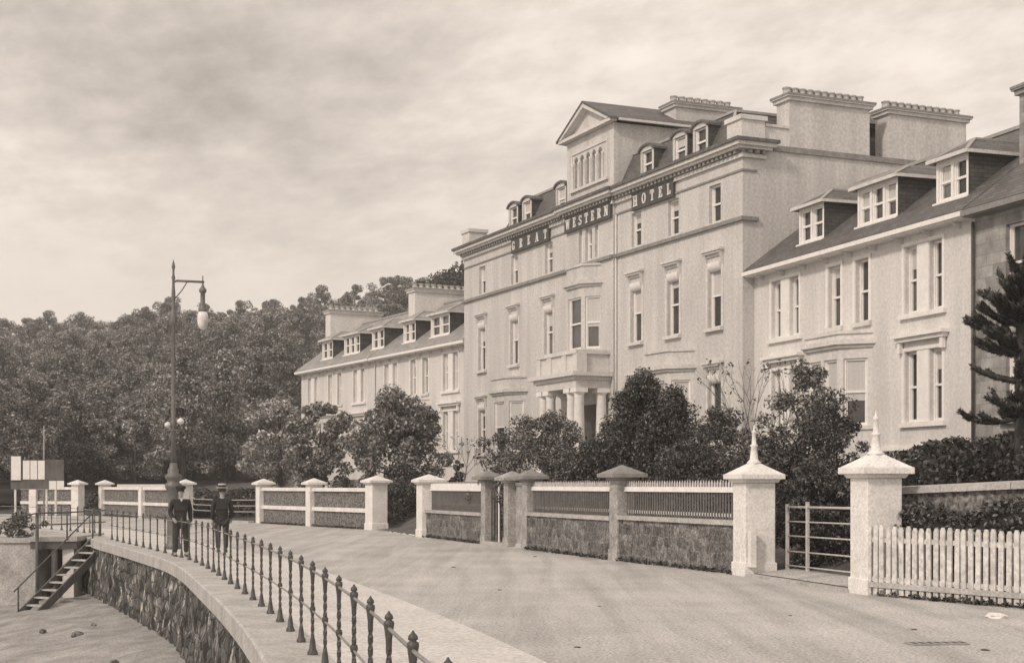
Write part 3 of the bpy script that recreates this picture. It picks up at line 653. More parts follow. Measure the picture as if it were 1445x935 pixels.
# ------------------------------------------------------------------ hotel signs with raised letters
def rect(x0, y0, x1, y1): return [(x0, y0), (x1, y0), (x1, y1), (x0, y1)]
def ring(cx, cy, rx, ry, tx, ty, a0, a1, n=12):
    A = [R(a0 + (a1 - a0) * i / n) for i in range(n + 1)]
    return [[(cx + rx * math.cos(A[i]), cy + ry * math.sin(A[i])), (cx + rx * math.cos(A[i + 1]), cy + ry * math.sin(A[i + 1])), (cx + (rx - tx) * math.cos(A[i + 1]), cy + (ry - ty) * math.sin(A[i + 1])), (cx + (rx - tx) * math.cos(A[i]), cy + (ry - ty) * math.sin(A[i]))] for i in range(n)]
T = .2; S = .11
GL = {
 'G': (.72, [ring(.36, .5, .36, .5, T, S, 40, 330), rect(.44, .36, .72, .36 + S), rect(.54, .06, .72, .40), rect(.6, .62, .7, .9)]),
 'R': (.78, [rect(.08, 0, .08 + T, 1), rect(0, 0, .36, S), rect(0, 1 - S, .4, 1), ring(.38, .73, .34, .27, T, S, -90, 90), rect(.25, .46, .4, .46 + S), [(.36, .48), (.54, .48), (.76, .0), (.56, .0)], rect(.54, 0, .8, S)]),
 'E': (.66, [rect(.08, 0, .08 + T, 1), rect(0, 0, .62, S), rect(0, 1 - S, .62, 1), rect(.2, .46, .46, .46 + S), rect(.53, 0, .64, .3), rect(.53, .72, .64, 1), rect(.4, .38, .48, .66)]),
 'A': (.82, [[(.06, 0), (.2, 0), (.46, 1), (.34, 1)], [(.54, 0), (.76, 0), (.5, 1), (.32, 1)], rect(.2, .26, .62, .26 + S), rect(0, 0, .28, S), rect(.5, 0, .84, S)]),
 'T': (.72, [rect(.26, 0, .26 + T, 1), rect(0, 1 - S, .72, 1), rect(.16, 0, .56, S), rect(0, .66, .1, 1), rect(.62, .66, .72, 1)]),
 'W': (1.05, [[(.06, 1), (.26, 1), (.42, 0), (.3, 0)], [(.3, 0), (.42, 0), (.58, 1), (.48, 1)], [(.44, 1), (.62, 1), (.80, 0), (.68, 0)], [(.68, 0), (.8, 0), (.98, 1), (.88, 1)], rect(0, 1 - S, .34, 1), rect(.78, 1 - S, 1.05, 1)]),
 'S': (.66, [ring(.33, .74, .32, .26, .16, S, 30, 270), ring(.33, .27, .32, .27, .16, S, -150, 90), rect(.54, .7, .64, .96), rect(.02, .04, .12, .32)]),
 'N': (.84, [rect(.1, 0, .22, 1), rect(.62, 0, .74, 1), [(.1, 1), (.32, 1), (.74, 0), (.54, 0)], rect(0, 1 - S, .3, 1), rect(.52, 1 - S, .84, 1), rect(0, 0, .32, S)]),
 'H': (.84, [rect(.08, 0, .08 + T, 1), rect(.56, 0, .56 + T, 1), rect(.2, .45, .6, .45 + S), rect(0, 0, .36, S), rect(.48, 0, .84, S), rect(0, 1 - S, .36, 1), rect(.48, 1 - S, .84, 1)]),
 'O': (.76, [ring(.38, .5, .38, .5, T, S, 0, 360, 20)]),
 'L': (.66, [rect(.08, 0, .08 + T, 1), rect(0, 0, .62, S), rect(0, 1 - S, .38, 1), rect(.52, 0, .64, .34)]),
}
def sign(word, x0, x1, y, z0, z1, label):
    p = loc3(HP, HA, x0, y); t = thing('hotel_sign', label, 'sign', (*p, z0), HA, 'dark name boards along the hotel frieze')
    w, h = x1 - x0, z1 - z0; b = MB(); b.box(0, w, -.08, .0, 0, h); b.box(-.04, w + .04, -.1, .01, -.04, .0); b.box(-.04, w + .04, -.1, .01, h, h + .04); b.build('board', 'signboard', t)
    tot = sum(GL[c][0] for c in word); lh = h * .70; gap = (w - .3 - tot * lh * (k_ := min(1.0, (w - .3) / (tot * lh * 1.12)))) / max(1, len(word) - 1)
    x = .15
    for ch in word:
        gwid, st = GL[ch]; b = MB(); q = 0
        for sgm in st:
            polys = sgm if isinstance(sgm[0], list) else [sgm]
            for pl in polys:
                b.yprism([(u * lh * k_, h * .15 + v * lh) for u, v in pl], -.105 - .003 * q, -.081)
            q += 1
        b.build('letter', 'letters', t, (x, 0, 0)); x += gwid * lh * k_ + gap
sign('GREAT', 6.5, 10.8, -.06, 13.24, 13.86, 'dark name board reading GREAT, leftmost of three on the hotel front')
sign('WESTERN', 12.75, 17.2, -.18, 13.24, 13.86, 'dark name board reading WESTERN under the attic tower')
sign('HOTEL', 18.9, 22.3, -.06, 13.24, 13.86, 'dark name board reading HOTEL, right of the other two')

# ------------------------------------------------------------------ terrace houses either side
HU = 12.94
def terrace(origin, ang, label, roof, dorms, x_off=0, lgable=False, rgable=False, chim=None, name='terrace_house', side_pots=9):
    p = loc3(origin, ang, x_off, 0); t = thing(name, label, 'house', (*p, 0), ang)
    L = HU; up = [(1.62, .62), (2.88, .62), (5.48, .74), (7.13, .74), (9.8, .62), (11.06, .62)]; gd = [(1.62, .62), (2.88, .62), (9.8, .62), (11.06, .62)]
    op = [(x - w / 2, x + w / 2, 7.08, 9.1) for x, w in up] + [(x - w / 2, x + w / 2, 3.8, 5.92) for x, w in gd]
    b = MB(); b.wall((0, 0), (L, 0), 1.2, 9.42, op, .18); b.build('front_wall', 'stucco2', t)
    for x, flag in ((0, True), (L, False)):
        g = MB(); z = [(0, 1.2), (8.6, 1.2), (8.6, 9.45), (4.3, 12.85), (0, 9.45)]
        g.add([(x, y, zz) for y, zz in z], [(0, 1, 2, 3, 4)]); g.build('gable_wall', 'stucco2', t)
    g = MB(); g.wall((L, 8.6), (0, 8.6), 1.2, 9.4); g.build('back_wall', 'stucco2', t)
    for i, (x, w) in enumerate(up):
        o = sash(t, x, .18, 7.08, w, 2.02, 0, (0, 0, .15, 0, .3, 0)[i])
        if i in (2, 3): sill(o, w, 'trim', .1)
    for i, (x, w) in enumerate(gd): sash(t, x, .18, 3.8, w, 2.12, 0, (.2, .2, 0, .25)[i])
    tr = MB()
    for xc in (2.25, 10.43):
        tr.box(xc - 1.15, xc + 1.15, -.12, -.001, 6.92, 7.06); tr.box(xc - 1.15, xc + 1.15, -.12, -.001, 3.64, 3.78)
        for za, zb in ((7.07, 9.22), (3.79, 6.04)):
            tr.box(xc - 1.08, xc - .96, -.04, -.001, za, zb); tr.box(xc + .96, xc + 1.08, -.04, -.001, za, zb); tr.box(xc - .3, xc + .3, -.03, -.0012, za, zb - .12); tr.box(xc - .96, xc + .96, -.04, -.001, zb - .1, zb)
        tr.box(xc - 1.3, xc + 1.3, -.3, -.001, 6.34, 6.44); tr.box(xc - 1.22, xc + 1.22, -.2, -.001, 6.22, 6.34)
        for sx in (-1, 1): tr.box(xc + sx * 1.08 - .07, xc + sx * 1.08 + .07, -.16, -.041, 5.9, 6.22)
    for x in (5.48, 7.13):
        for sx in (-1, 1): xx = x + sx * .46; tr.box(xx - .07, xx + .07, -.035, -.001, 7.1, 9.2)
        tr.box(x - .53, x + .53, -.038, -.001, 9.11, 9.22)
    tr.box(0, L, -.08, -.001, 2.95, 3.08); tr.build('window_surrounds', 'white', t)
    bay(t, 5.95, 1.0, .75, 1.2, 3.8, 5.92, 6.28, 6.8, 'stucco2', (.55, .6), True)
    # eaves
    e = MB(); e.box(-.02, L + .02, -.42, .0, 9.42, 9.5); e.box(-.02, L + .02, -.52, -.40, 9.46, 9.6); eo = e.build('eaves', 'white', t)
    for i in range(9):
        xx = .7 + i * (L - 1.4) / 8; k = MB(); k.xprism([(-.36, 9.42), (-.001, 9.42), (-.001, 9.25), (-.07, 9.26), (-.2, 9.32)], xx - .045, xx + .045); k.build('eaves_bracket', 'trim', eo)
    r = MB(); s = (13.0 - 9.58) / (4.3 + .45)
    def slab(prof): r.xprism(prof, -.03, L + .03)
    slab([(-.47, 9.56), (4.3, 13.0), (4.3, 13.12), (-.47, 9.66)]); slab([(4.301, 13.0), (9.0, 9.55), (9.0, 9.65), (4.301, 13.12)])
    ro = r.build('roof', roof, t)
    rd = MB(); rd.box(-.03, L + .03, 4.16, 4.44, 13.06, 13.17); rd.build('ridge', 'lead', ro)
    for (xa, xb, nwin, bl) in dorms:
        w = xb - xa; yf = .38; z0 = 10.02; z1 = 11.5
        pane_w = (w - .18 - .1 * (nwin - 1)) / nwin - .02
        opn = [(.1 + i * (pane_w + .12), .1 + i * (pane_w + .12) + pane_w, z0 + .3, z1 - .12) for i in range(nwin)]
        d = MB(); d.wall((xa, yf), (xb, yf), z0, z1, opn, .1); d.box(xa - .06, xb + .06, yf - .1, yf - .001, z0 + .12, z0 + .24)
        do = d.build('dormer', 'white', t)
        for xx in (xa, xb):
            ck = MB(); ck.add([(xx, yf, z0 - .3), (xx, 2.55, z1 + .2), (xx, yf, z1)], [(0, 1, 2)]); ck.add([(xx, yf, z1), (xx, 2.55, z1 + .2), (xx, 2.3, z1)], [(0, 1, 2)])
            ck.build('dormer_cheek', 'darkslate', do)
        ds = MB(); o_ = .2; cx = (xa + xb) / 2; zr = z1 + .06 + .55
        A_, B_ = (xa - o_, yf - o_, z1 + .05), (xb + o_, yf - o_, z1 + .05); C_, D_ = (xb + o_, 2.75, z1 + .05), (xa - o_, 2.75, z1 + .05); E1, E2 = (cx, yf + w * .5, zr), (cx, 3.6, zr)
        ds.add([A_, B_, C_, D_, E1, E2], [(0, 1, 4), (1, 2, 5, 4), (3, 0, 4, 5), (0, 3, 2, 1)])
        dr = ds.build('dormer_roof', roof, do)
        fl = MB(); 
        for q in (A_, B_): fl.bar(q, E1, .12, .05)
        fl.bar(E1, E2, .12, .06); fl.build('hip_flashing', 'lead', do)
        ga = MB(); ga.box(xa - o_ - .02, xb + o_ + .02, yf - o_ - .03, yf - o_ + .04, z1 - .05, z1 + .06)
        for xx in (xa - o_, xb + o_): ga.box(xx - .03, xx + .03, yf - o_ + .041, 2.6, z1 - .05, z1 + .05)
        ga.build('dormer_eaves', 'trim', do)
        for i, q in enumerate(opn): sash(do, xa + (q[0] + q[1]) / 2, yf + .1, q[2], q[1] - q[0], q[3] - q[2], 0, bl if i % 2 == 0 else 0, 'sash', .05)
    if chim: chimney(t, *chim, side_pots, 'stucco2' if name == 'terrace_house' else 'stone', .28)
    return t
RJ = (8.828, 54.201); RA = math.atan2(-.94421, .32935)
terrace(RJ, RA, 'pale two storey terrace house with dark roof adjoining the right side of the hotel', 'slate', [(2.53, 4.18, 2, 0), (6.25, 8.53, 3, .5), (10.53, 12.08, 2, .5)])
LJ = (-2.076, 79.022); LA = math.atan2(-.88192, .47141)
def lw(x): return -x
terrace(LJ, LA, 'pale terrace house adjoining the left side of the hotel, with two dormers', 'litslate', [(HU - 5.89 - .0, HU - 3.43, 2, 0), (HU - 9.71, HU - 7.99, 2, 0)], x_off=-HU - .2, chim=(-.1, .85, 2.2, 6.0, 12.0, 14.0))
terrace(LJ, LA, 'pale end terrace house farthest left with three dormers, beside the wood', 'litslate', [(2 * HU + .4 - 23.31, 2 * HU + .4 - 21.34, 2, 0), (2 * HU + .4 - 19.32, 2 * HU + .4 - 16.66, 3, 0), (2 * HU + .4 - 14.69, 2 * HU + .4 - 12.79, 2, 0)], x_off=-2 * HU - .4, chim=(-.1, .85, 1.8, 5.6, 12.0, 14.0))
# stone house at the right edge
sp_ = loc3(RJ, RA, HU + .03, 0)
sh = thing('stone_house', 'dark stone fronted house at the right edge with white window and tall chimney', 'house', (*sp_, 0), RA)
b = MB(); b.wall((0, -.06), (8, -.06), 1.2, 9.42, [(1.35, 2.45, 6.9, 9.0), (4.6, 5.6, 6.9, 9.0), (1.35, 2.45, 3.7, 5.9)], .18); b.wall((8, -.06), (8, 8.6), 1.2, 9.42); b.wall((8, 8.6), (0, 8.6), 1.2, 9.42); b.build('wall', 'stone', sh)
b = MB(); b.xprism([(-.5, 9.5), (4.3, 13.0), (4.3, 13.12), (-.5, 9.62)], .02, 8.2); b.xprism([(4.301, 13.0), (9.0, 9.55), (9.0, 9.65), (4.301, 13.12)], .02, 8.2); b.build('roof', 'slate', sh)
b = MB(); b.box(0, 8.2, -.56, -.45, 9.42, 9.58); b.box(0, 8.2, -.45, -.061, 9.4, 9.48); b.build('eaves', 'dimtrim', sh)
for x, z, w, h in ((1.9, 6.9, 1.1, 2.1), (5.1, 6.9, 1.0, 2.1), (1.9, 3.7, 1.1, 2.2)):
    o = sash(sh, x, .12, z, w, h, 0, 0); sill(o, w, 'dimtrim')
b = MB(); b.tube([(.02, -.14, 1.5), (.02, -.14, 9.3)], .05, 8); b.build('downpipe', 'iron', sh)
chimney(sh, .0, .95, 1.45, 5.4, 9.9, 13.3, 9, 'stone', .42)

# ------------------------------------------------------------------ gate pillars, garden walls and fences
def pillar(p, ang, w, h, cap, pyr, label, mt='whitewash', finial=0, capmt=None, name='gate_pillar', cat='pillar', over=.16, group=None):
    t = thing(name, label, cat, (p[0], p[1], 0), ang, group)
    b = MB(); b.box(-w / 2, w / 2, -w / 2, w / 2, -.2, h); b.box(-w / 2 - .03, w / 2 + .03, -w / 2 - .03, w / 2 + .03, -.2, .28); 
    o = b.build('shaft', mt, t); bv = o.modifiers.new('bevel', 'BEVEL'); bv.width = .018; bv.segments = 2
    k = w / 2 + over; c = MB(); c.frust(0, 0, h, h + .07, w / 2 + .05, w / 2 + .05, w / 2 + .09, w / 2 + .09); c.box(-k, k, -k, k, h + .07, h + .07 + cap); c.frust(0, 0, h + .07 + cap, h + .07 + cap + pyr, k - .02, k - .02, .09 if finial else .01, .09 if finial else .01)
    o = c.build('cap', capmt or mt, t); bv = o.modifiers.new('bevel', 'BEVEL'); bv.width = .012; bv.segments = 1
    if finial:
        f = MB(); z = h + .07 + cap + pyr - .02; s = finial
        f.lathe([(.15, z), (.15, z + .04 * s), (.11, z + .08 * s), (.09, z + .12 * s), (.065, z + .45 * s), (.085, z + .47 * s), (.085, z + .5 * s), (.05, z + .53 * s), (.04, z + .82 * s), (.055, z + .84 * s), (.05, z + .87 * s), (.02, z + .92 * s), (.005, z + 1.05 * s)], n=12); f.build('finial', capmt or mt, t)
    return t
G = {k: P(*v) for k, v in dict(a=(605, 757), s1=(690, 767), s2=(718, 769.5), s3=(749, 774), b=(878, 790), c=(1064, 811), d=(1236, 837), e=(531, 747), f=(429, 742), g=(372, 737.5)).items()}
ang_r = frame(G['a'], G['c'])[1]; ang_n = frame(G['c'], G['d'])[1]
pillar(G['c'], ang_n, .68, 1.95, .11, .24, 'white gate pillar with spire finial, left of the five barred iron gate', finial=.78)
pillar(G['d'], ang_n, .66, 2.02, .12, .24, 'white gate pillar with spire finial beside the white picket fence', finial=.74)
pillar(G['a'], ang_r, .74, 1.93, .1, .2, 'white gate pillar right of the open garden gate, at the end of the railed stone wall')
ang_l = frame((-12.57, 74.8), (-5.78, 63.2))[1]
pillar(G['e'], ang_l, .72, 1.93, .1, .2, 'white gate pillar left of the open garden gate, ending the banded wall')
pillar(G['b'], ang_r, .5, 2.02, .1, .22, 'weathered stone pillar between the two railed stretches of garden wall', 'pillarstone', capmt='dimtrim', over=.24)
pillar(G['s1'], ang_r, .42, 2.0, .1, .2, 'narrow stone pillar on the left of the footpath gate', 'pillarstone', capmt='dimtrim', over=.24)
ps2 = (G['s2'][0] + .1, G['s2'][1] - .6); pillar(ps2, ang_r, .42, 1.97, .1, .2, 'narrow stone pillar on the right of the footpath gate', 'pillarstone', capmt='pillarstone', over=.22)
pillar(G['s3'], ang_r, .42, 2.0, .1, .2, 'narrow stone pillar between the footpath steps and the railed wall', 'pillarstone', capmt='dimtrim', over=.22)
def fence_wall(p0, p1, i0, i1, label, dark, zc=1.0):
    L, a = frame(p0, p1); t = thing('railed_wall', label, 'wall', (*p0, 0), a)
    b = MB(); b.box(i0, L - i1, -.2, .2, -.2, zc); b.build('stone_base', 'rubble', t)
    b = MB(); b.box(i0, L - i1, -.27, .27, zc, zc + .1); b.build('coping', 'coping', t)
    b = MB(); n = int((L - i0 - i1) / .13)
    for i in range(n):
        x = i0 + (i + .5) * (L - i0 - i1) / n; b.box(x - .016, x + .016, -.014, .014, zc + .1, 1.74)
    b.build('pickets', 'darkpicket', t); b = MB()
    for i in range(n):
        x = i0 + (i + .5) * (L - i0 - i1) / n; b.box(x - .018, x + .018, -.016, .016, 1.742, 1.94); b.frust(x, 0, 1.94, 2.01, .018, .016, .003, .003)
    b.build('picket_tips', 'picket', t)
    b = MB(); b.box(i0, L - i1, -.06, -.021, 1.74 if not dark else 1.7, 1.86 if not dark else 1.95); b.box(i0, L - i1, .021, .05, 1.2, 1.28); b.build('top_rail', 'white', t)
    return t
fence_wall(G['a'], G['s1'], .38, .2, 'stone wall topped by dense dark pickets under a white rail, left of the footpath gate', True, .9)
fence_wall(G['s3'], G['b'], .22, .25, 'stone wall with grey pickets between the footpath steps and the weathered pillar', False, 1.0)
fence_wall(G['b'], G['c'], .25, .36, 'stone wall with white tipped pickets left of the spired gate pillar', False, 1.04)
# footpath gate and splayed return
L, a = frame(G['s1'], ps2); t = thing('footpath_gate', 'narrow iron gate with pale upright between two stone pillars', 'gate', (*G['s1'], 0), a)
b = MB(); b.box(.24, L - .24, -.02, .02, .1, .16); b.box(.24, L - .24, -.02, .02, 1.5, 1.56)
for i in range(7): x = .28 + i * (L - .56) / 6; b.box(x - .014, x + .014, -.014, .014, .16, 1.7)
b.build('bars', 'iron', t); b = MB(); b.box(L * .5 - .03, L * .5 + .03, -.06, -.021, .05, 1.85); b.build('gate_upright', 'white', t); b = MB(); b.box(.22, L - .22, -.25, .3, -.1, .1); b.build('threshold', 'coping', t)
L, a = frame(ps2, G['s3']); t = thing('garden_wall', 'short stained stone wall panel beside the footpath gate', 'wall', (*ps2, 0), a)
b = MB(); b.box(.21, L - .21, .05, .3, -.2, 1.88); b.build('wall_panel', 'pillarstone', t); b = MB(); b.box(.215, L - .215, .0, .35, 1.88, 1.98); b.build('coping', 'dimtrim', t)
for k, (pp, w, d, h, lb) in enumerate((((.42, 45.35), .75, .5, .12, 'low pale stone step at the foot of the footpath wall'), ((.62, 45.5), .5, .34, .3, 'upper rough stone step against the footpath wall'))):
    b = MB(); b.frust(0, 0, 0, h, w / 2, d / 2, w / 2 - .05, d / 2 - .05); o = b.build('stone_step', 'coping', None, (pp[0], pp[1], 0), ang_r); tag(o, lb, 'step')
# left hand walls, white banded
def band_wall(p0, p1, i0, i1, label, posts_=(), panel='rubble2', h=1.62):
    L, a = frame(p0, p1); t = thing('banded_wall', label, 'wall', (*p0, 0), a)
    b = MB(); b.box(i0, L - i1, -.12, .14, -.2, h); b.build('wall_panel', panel, t)
    b = MB(); b.box(i0, L - i1, -.24, .24, h, h + .16); b.box(i0, L - i1, -.22, -.121, .72, .9); b.build('white_band', 'whitewash', t)
    for x, cap in posts_:
        b = MB(); b.box(x - .26, x + .26, -.34, .3, -.2, h + (.17 if not cap else .3))
        if cap: b.box(x - .42, x + .42, -.5, .46, h + .3, h + .4); b.frust(x, -.02, h + .4, h + .6, .40, .46, .02, .02)
        b.build('post', 'whitewash', t)
    return t
pe, pg = G['e'], G['g']
L_, a_ = frame(pg, pe); lf = (Vector(G['f']) - Vector(pg)).length
band_wall(pg, pe, .2, .36, 'white banded rubble wall left of the open garden gate', ((.05, True), (lf, True)))
p148, p203, p263 = P(148, 727), P(203, 730), P(263, 733)
L_, a_ = frame(p148, p263); lm = (Vector(p203) - Vector(p148)).length
band_wall(p148, p263, .2, .2, 'white banded rubble wall behind the street lamp', ((.05, True), (lm, False), (L_ - .05, True)))
p112 = (at(112, 92), 92.0); p30 = (at(28, 93.5), 93.5)
L_, a_ = frame(p30, p112)
band_wall(p30, p112, .2, .2, 'white banded wall behind the notice board at far left', ((1.2, False), (L_ - .1, True)))
# kerb + low iron gate between the two banded walls
L, a = frame(p263, pg); t = thing('low_gate', 'low iron carriage gate with sagging rails between the banded walls', 'gate', (*p263, 0), a)
b = MB()
for z0_, z1_ in ((.55, .62), (.85, .95), (1.15, 1.3)): b.tube([(.4, 0, z1_ + .15), (1.0, 0, z0_), (L / 2, 0, z0_ - .04), (L - .5, 0, z0_)], .03, 6)
for x in (.4, L / 2, L - .5): b.tube([(x, 0, 0), (x, 0, 1.35)], .03, 6)
b.build('bars', 'paleiron', t); b = MB(); b.box(.3, L - .3, -.7, -.4, -.1, .1); b.build('kerb', 'coping', t)
# open garden gate
L, a = frame(G['e'], G['a']); t = thing('garden_gate', 'slanting open iron gate between two white pillars', 'gate', (*G['a'], 0), a + R(158))
b = MB()
for z in (.25, .6, .95): b.tube([(.4, 0, z), (2.6, 0, z - .12)], .022, 6)
b.tube([(.45, 0, .1), (.45, 0, 1.05)], .03, 6); b.tube([(2.0, 0, .0), (1.9, 0, 1.35)], .03, 6); b.tube([(.45, 0, 1.0), (2.5, 0, .2)], .018, 6)
b.build('bars', 'paleiron', t)
# five barred iron gate
L, a = frame(G['c'], G['d']); t = thing('field_gate', 'five barred pale iron gate between the spired pillars', 'gate', (*G['c'], 0), a)
b = MB()
for i, z in enumerate((.22, .52, .84, 1.14, 1.44)): b.tube([(.30, .62, z), (L - .28, .62, z + .03)], .017 if i < 4 else .025, 6)
b.build('rails', 'palebar', t); 
for x0, x1, h in ((1.28, 1.34, 1.56), (.28, .34, 1.5), (L - .32, L - .27, 1.5)): b = MB(); b.box(x0, x1, .59, .65, -.05, h); b.build('upright', 'palebar', t)
b = MB(); b.box(.38, .56, -.3, -.18, .2, .95); b.build('stop_post', 'whitewash', t)
b = MB(); b.box(.3, L - .3, -.36, -.16, -.15, .055); o = b.build('kerb', 'coping', None, (*G['c'], 0), a); tag(o, 'low stone kerb across the foot of the five barred gate', 'kerb')
ap_ = MB(); ap_.add([(.3, -.16, .05), (L - .3, -.16, .05), (L - .3, .75, .13), (.3, .75, .13)], [(0, 1, 2, 3)]); o = ap_.build('drive', 'road', None, (*G['c'], 0.02), a); o['kind'] = 'structure'
# white picket fence
pf0 = loc3(G['d'], ang_n, .42, -.3); pf1 = (9.75, 20.0)
pf0 = P(1224, 839); 
L, a = frame(pf0, pf1); t = thing('picket_fence', 'white wooden picket fence with dark rubbed pickets at the right edge', 'fence', (*pf0, 0), a)
b = MB(); n = int(L / .148); rp = random.Random(5)
for i in range(n):
    x = .06 + i * .148 + rp.uniform(-.008, .008); lean = rp.uniform(-.012, .012); w = .049; h = 1.2 + rp.uniform(-.02, .02)
    b.yprism([(x - w, .04), (x + w, .04), (x + w + lean, h - .06), (x + w * .45 + lean, h), (x - w * .45 + lean, h), (x - w + lean, h - .06)], -.03, .0)
b.build('pickets', 'picket', t)
b = MB(); b.box(0, L, .001, .05, .92, 1.0); b.box(0, L, .001, .05, .25, .33); b.build('back_rail', 'picket', t); b = MB(); b.box(0, L, -.06, -.031, .15, .24); b.build('gravel_board', 'coping', t)
# retaining wall with sloping coping behind
q0 = (6.95, 26.6); q1 = (10.6, 20.4); L, a = frame(q0, q1); t = thing('retaining_wall', 'ivy covered bank wall with pale sloping coping behind the picket fence', 'wall', (*q0, 0), a)
b = MB(); b.add([(-.4, -.1, 0), (L, -.1, 0), (L, .4, 0), (-.4, .4, 0), (-.4, -.1, 1.72), (L, -.1, 2.0), (L, .4, 2.0), (-.4, .4, 1.72)], [(0, 3, 2, 1), (4, 5, 6, 7), (0, 1, 5, 4), (1, 2, 6, 5), (2, 3, 7, 6), (3, 0, 4, 7)]); b.build('wall_body', 'rubble2', t)
b = MB(); n_ = 5
for i in range(n_):
    x0 = -.4 + (L + .4) * i / n_ + .008; x1 = -.4 + (L + .4) * (i + 1) / n_ - .008; f = lambda x: 1.722 + .28 * (x + .4) / (L + .4)
    b.add([(x0, -.2, f(x0)), (x1, -.2, f(x1)), (x1, .5, f(x1)), (x0, .5, f(x0)), (x0, -.2, f(x0) + .12), (x1, -.2, f(x1) + .12), (x1, .5, f(x1) + .16), (x0, .5, f(x0) + .16)], [(0, 3, 2, 1), (4, 5, 6, 7), (0, 1, 5, 4), (1, 2, 6, 5), (2, 3, 7, 6), (3, 0, 4, 7)])
b.build('coping', 'coping', t)
RETW = (q0, q1)

wc = []
rv = random.Random(77)
for a_, b_ in ((G['a'], G['s1']), (G['s3'], G['b']), (G['b'], G['c']), (pg, pe), (p148, p263), (pf0, pf1)):
    L, a = frame(a_, b_)
    for i in range(int(L * 16)):
        if rv.random() < .8: q = loc3(a_, a, rv.uniform(.3, L - .3), -.26 + rv.uniform(-.05, .05) + (.2 if a_ is pf0 else 0)); wc.append((q[0], q[1], .02 + rv.uniform(0, .05)))
WEEDS = wc
# ------------------------------------------------------------------ street lamp
lx, ly = -9.92, 43.6
t = thing('street_lamp', 'tall iron arc lamp with hanging globe and two small globes low on its shaft', 'lamp post', (lx, ly, 0))
b = MB(); b.lathe([(.26, 0), (.26, .12), (.2, .2), (.18, .9), (.22, 1.0), (.22, 1.08), (.16, 1.15), (.15, 1.7), (.22, 1.78), (.25, 1.86), (.25, 1.92), (.17, 1.98), (.2, 2.06), (.25, 2.12), (.25, 2.18), (.16, 2.24), (.17, 2.34), (.12, 2.42), (.1, 2.55)], n=16); b.build('base', 'greyiron', t)
b = MB(); b.lathe([(.078, 2.5), (.07, 3.6), (.095, 3.65), (.095, 3.72), (.066, 3.8), (.056, 6.55), (.1, 6.62), (.12, 6.72), (.09, 6.82), (.1, 6.9), (.055, 7.0), (.045, 7.3), (.06, 7.5), (.04, 7.75), (.04, 7.9), (.06, 7.95), (.035, 8.05), (.03, 8.2), (.055, 8.27), (.05, 8.33), (.004, 8.5)], n=12); b.build('shaft', 'greyiron', t)
b = MB(); b.tube([(0, 0, 7.84), (.1, 0, 7.88), (.9, 0, 7.84)], .035, 8); b.tube([(0, 0, 7.3), (.25, 0, 7.6), (.4, 0, 7.84)], .018, 6); b.tube([(.86, 0, 7.7), (.86, 0, 8.02)], .02, 6); b.build('arm', 'greyiron', t)
b = MB(); b.lathe([(.03, 7.78), (.05, 7.7), (.11, 7.62), (.11, 7.55), (.07, 7.52), (.07, 7.2), (.1, 7.17), (.1, 7.08), (.13, 7.04), (.13, 6.98)], .86, 0, 12); b.build('lamp_housing', 'greyiron', t)
b = MB(); b.lathe([(.12, 6.975), (.155, 6.88), (.165, 6.74), (.15, 6.6), (.11, 6.5), (.05, 6.46), (.03, 6.43)], .86, 0, 16); b.build('globe', 'globe', t)
for sx, z, r in ((-.12, 3.66, .095), (.17, 3.76, .11)):
    b = MB(); b.lathe([(.02, z - r)] + [(r * math.cos(q), z + r * .8 * math.sin(q)) for q in np.linspace(-1.2, 1.2, 7)] + [(.02, z + r)], sx * 1.3, -.05, 12); b.build('side_globe', 'globe', t)
b = MB(); b.tube([(-.3, -.04, 3.5), (.34, -.04, 3.5)], .025, 6); b.tube([(-.22, -.05, 3.5), (-.22, -.05, 3.6)], .03, 6); b.tube([(.26, -.05, 3.5), (.26, -.05, 3.62)], .03, 6); b.build('bracket', 'greyiron', t)

# ------------------------------------------------------------------ notice board, mast
nb = thing('notice_board', 'wooden hoarding with pale posters beyond the railing at far left', 'notice board', (at(50, 78), 78, 0), 0)
def bx(name, px0, px1, py0, py1, mt, y0, y1, par=nb):
    k = 78 / 2100; b = MB(); b.box((px0 - 50) * k, (px1 - 50) * k, y0, y1, 1.9 - (py1 - 684) * k, 1.9 - (py0 - 684) * k); return b.build(name, mt, par)
bx('board', 15, 90, 648, 690, 'wood', 0, .08); bx('board', 15, 31, 643, 678, 'wood', -.06, -.002)
for a_ in ((16.5, 30, 643.5, 677),): bx('poster', *a_, 'paper', -.085, -.065)
for i in range(3): bx('poster', 32.5 + i * 10.6, 42 + i * 10.6, 649.5, 676, 'paper', -.03, -.004)
for i in range(2): bx('poster', 69.5 + i * 10.8, 79.6 + i * 10.8, 678, 690, 'paper', -.03, -.004)
for x in (20, 64, 77): bx('leg', x, x + 2.6, 690.2, 740, 'picket', .0, .08)
b = MB(); b.tube([(at(62, 80), 80, 0), (at(62, 80), 80, 5.1)], [.05, .03], 8); o = b.build('mast', 'paleiron'); tag(o, 'thin pale mast rising behind the notice board', 'mast')

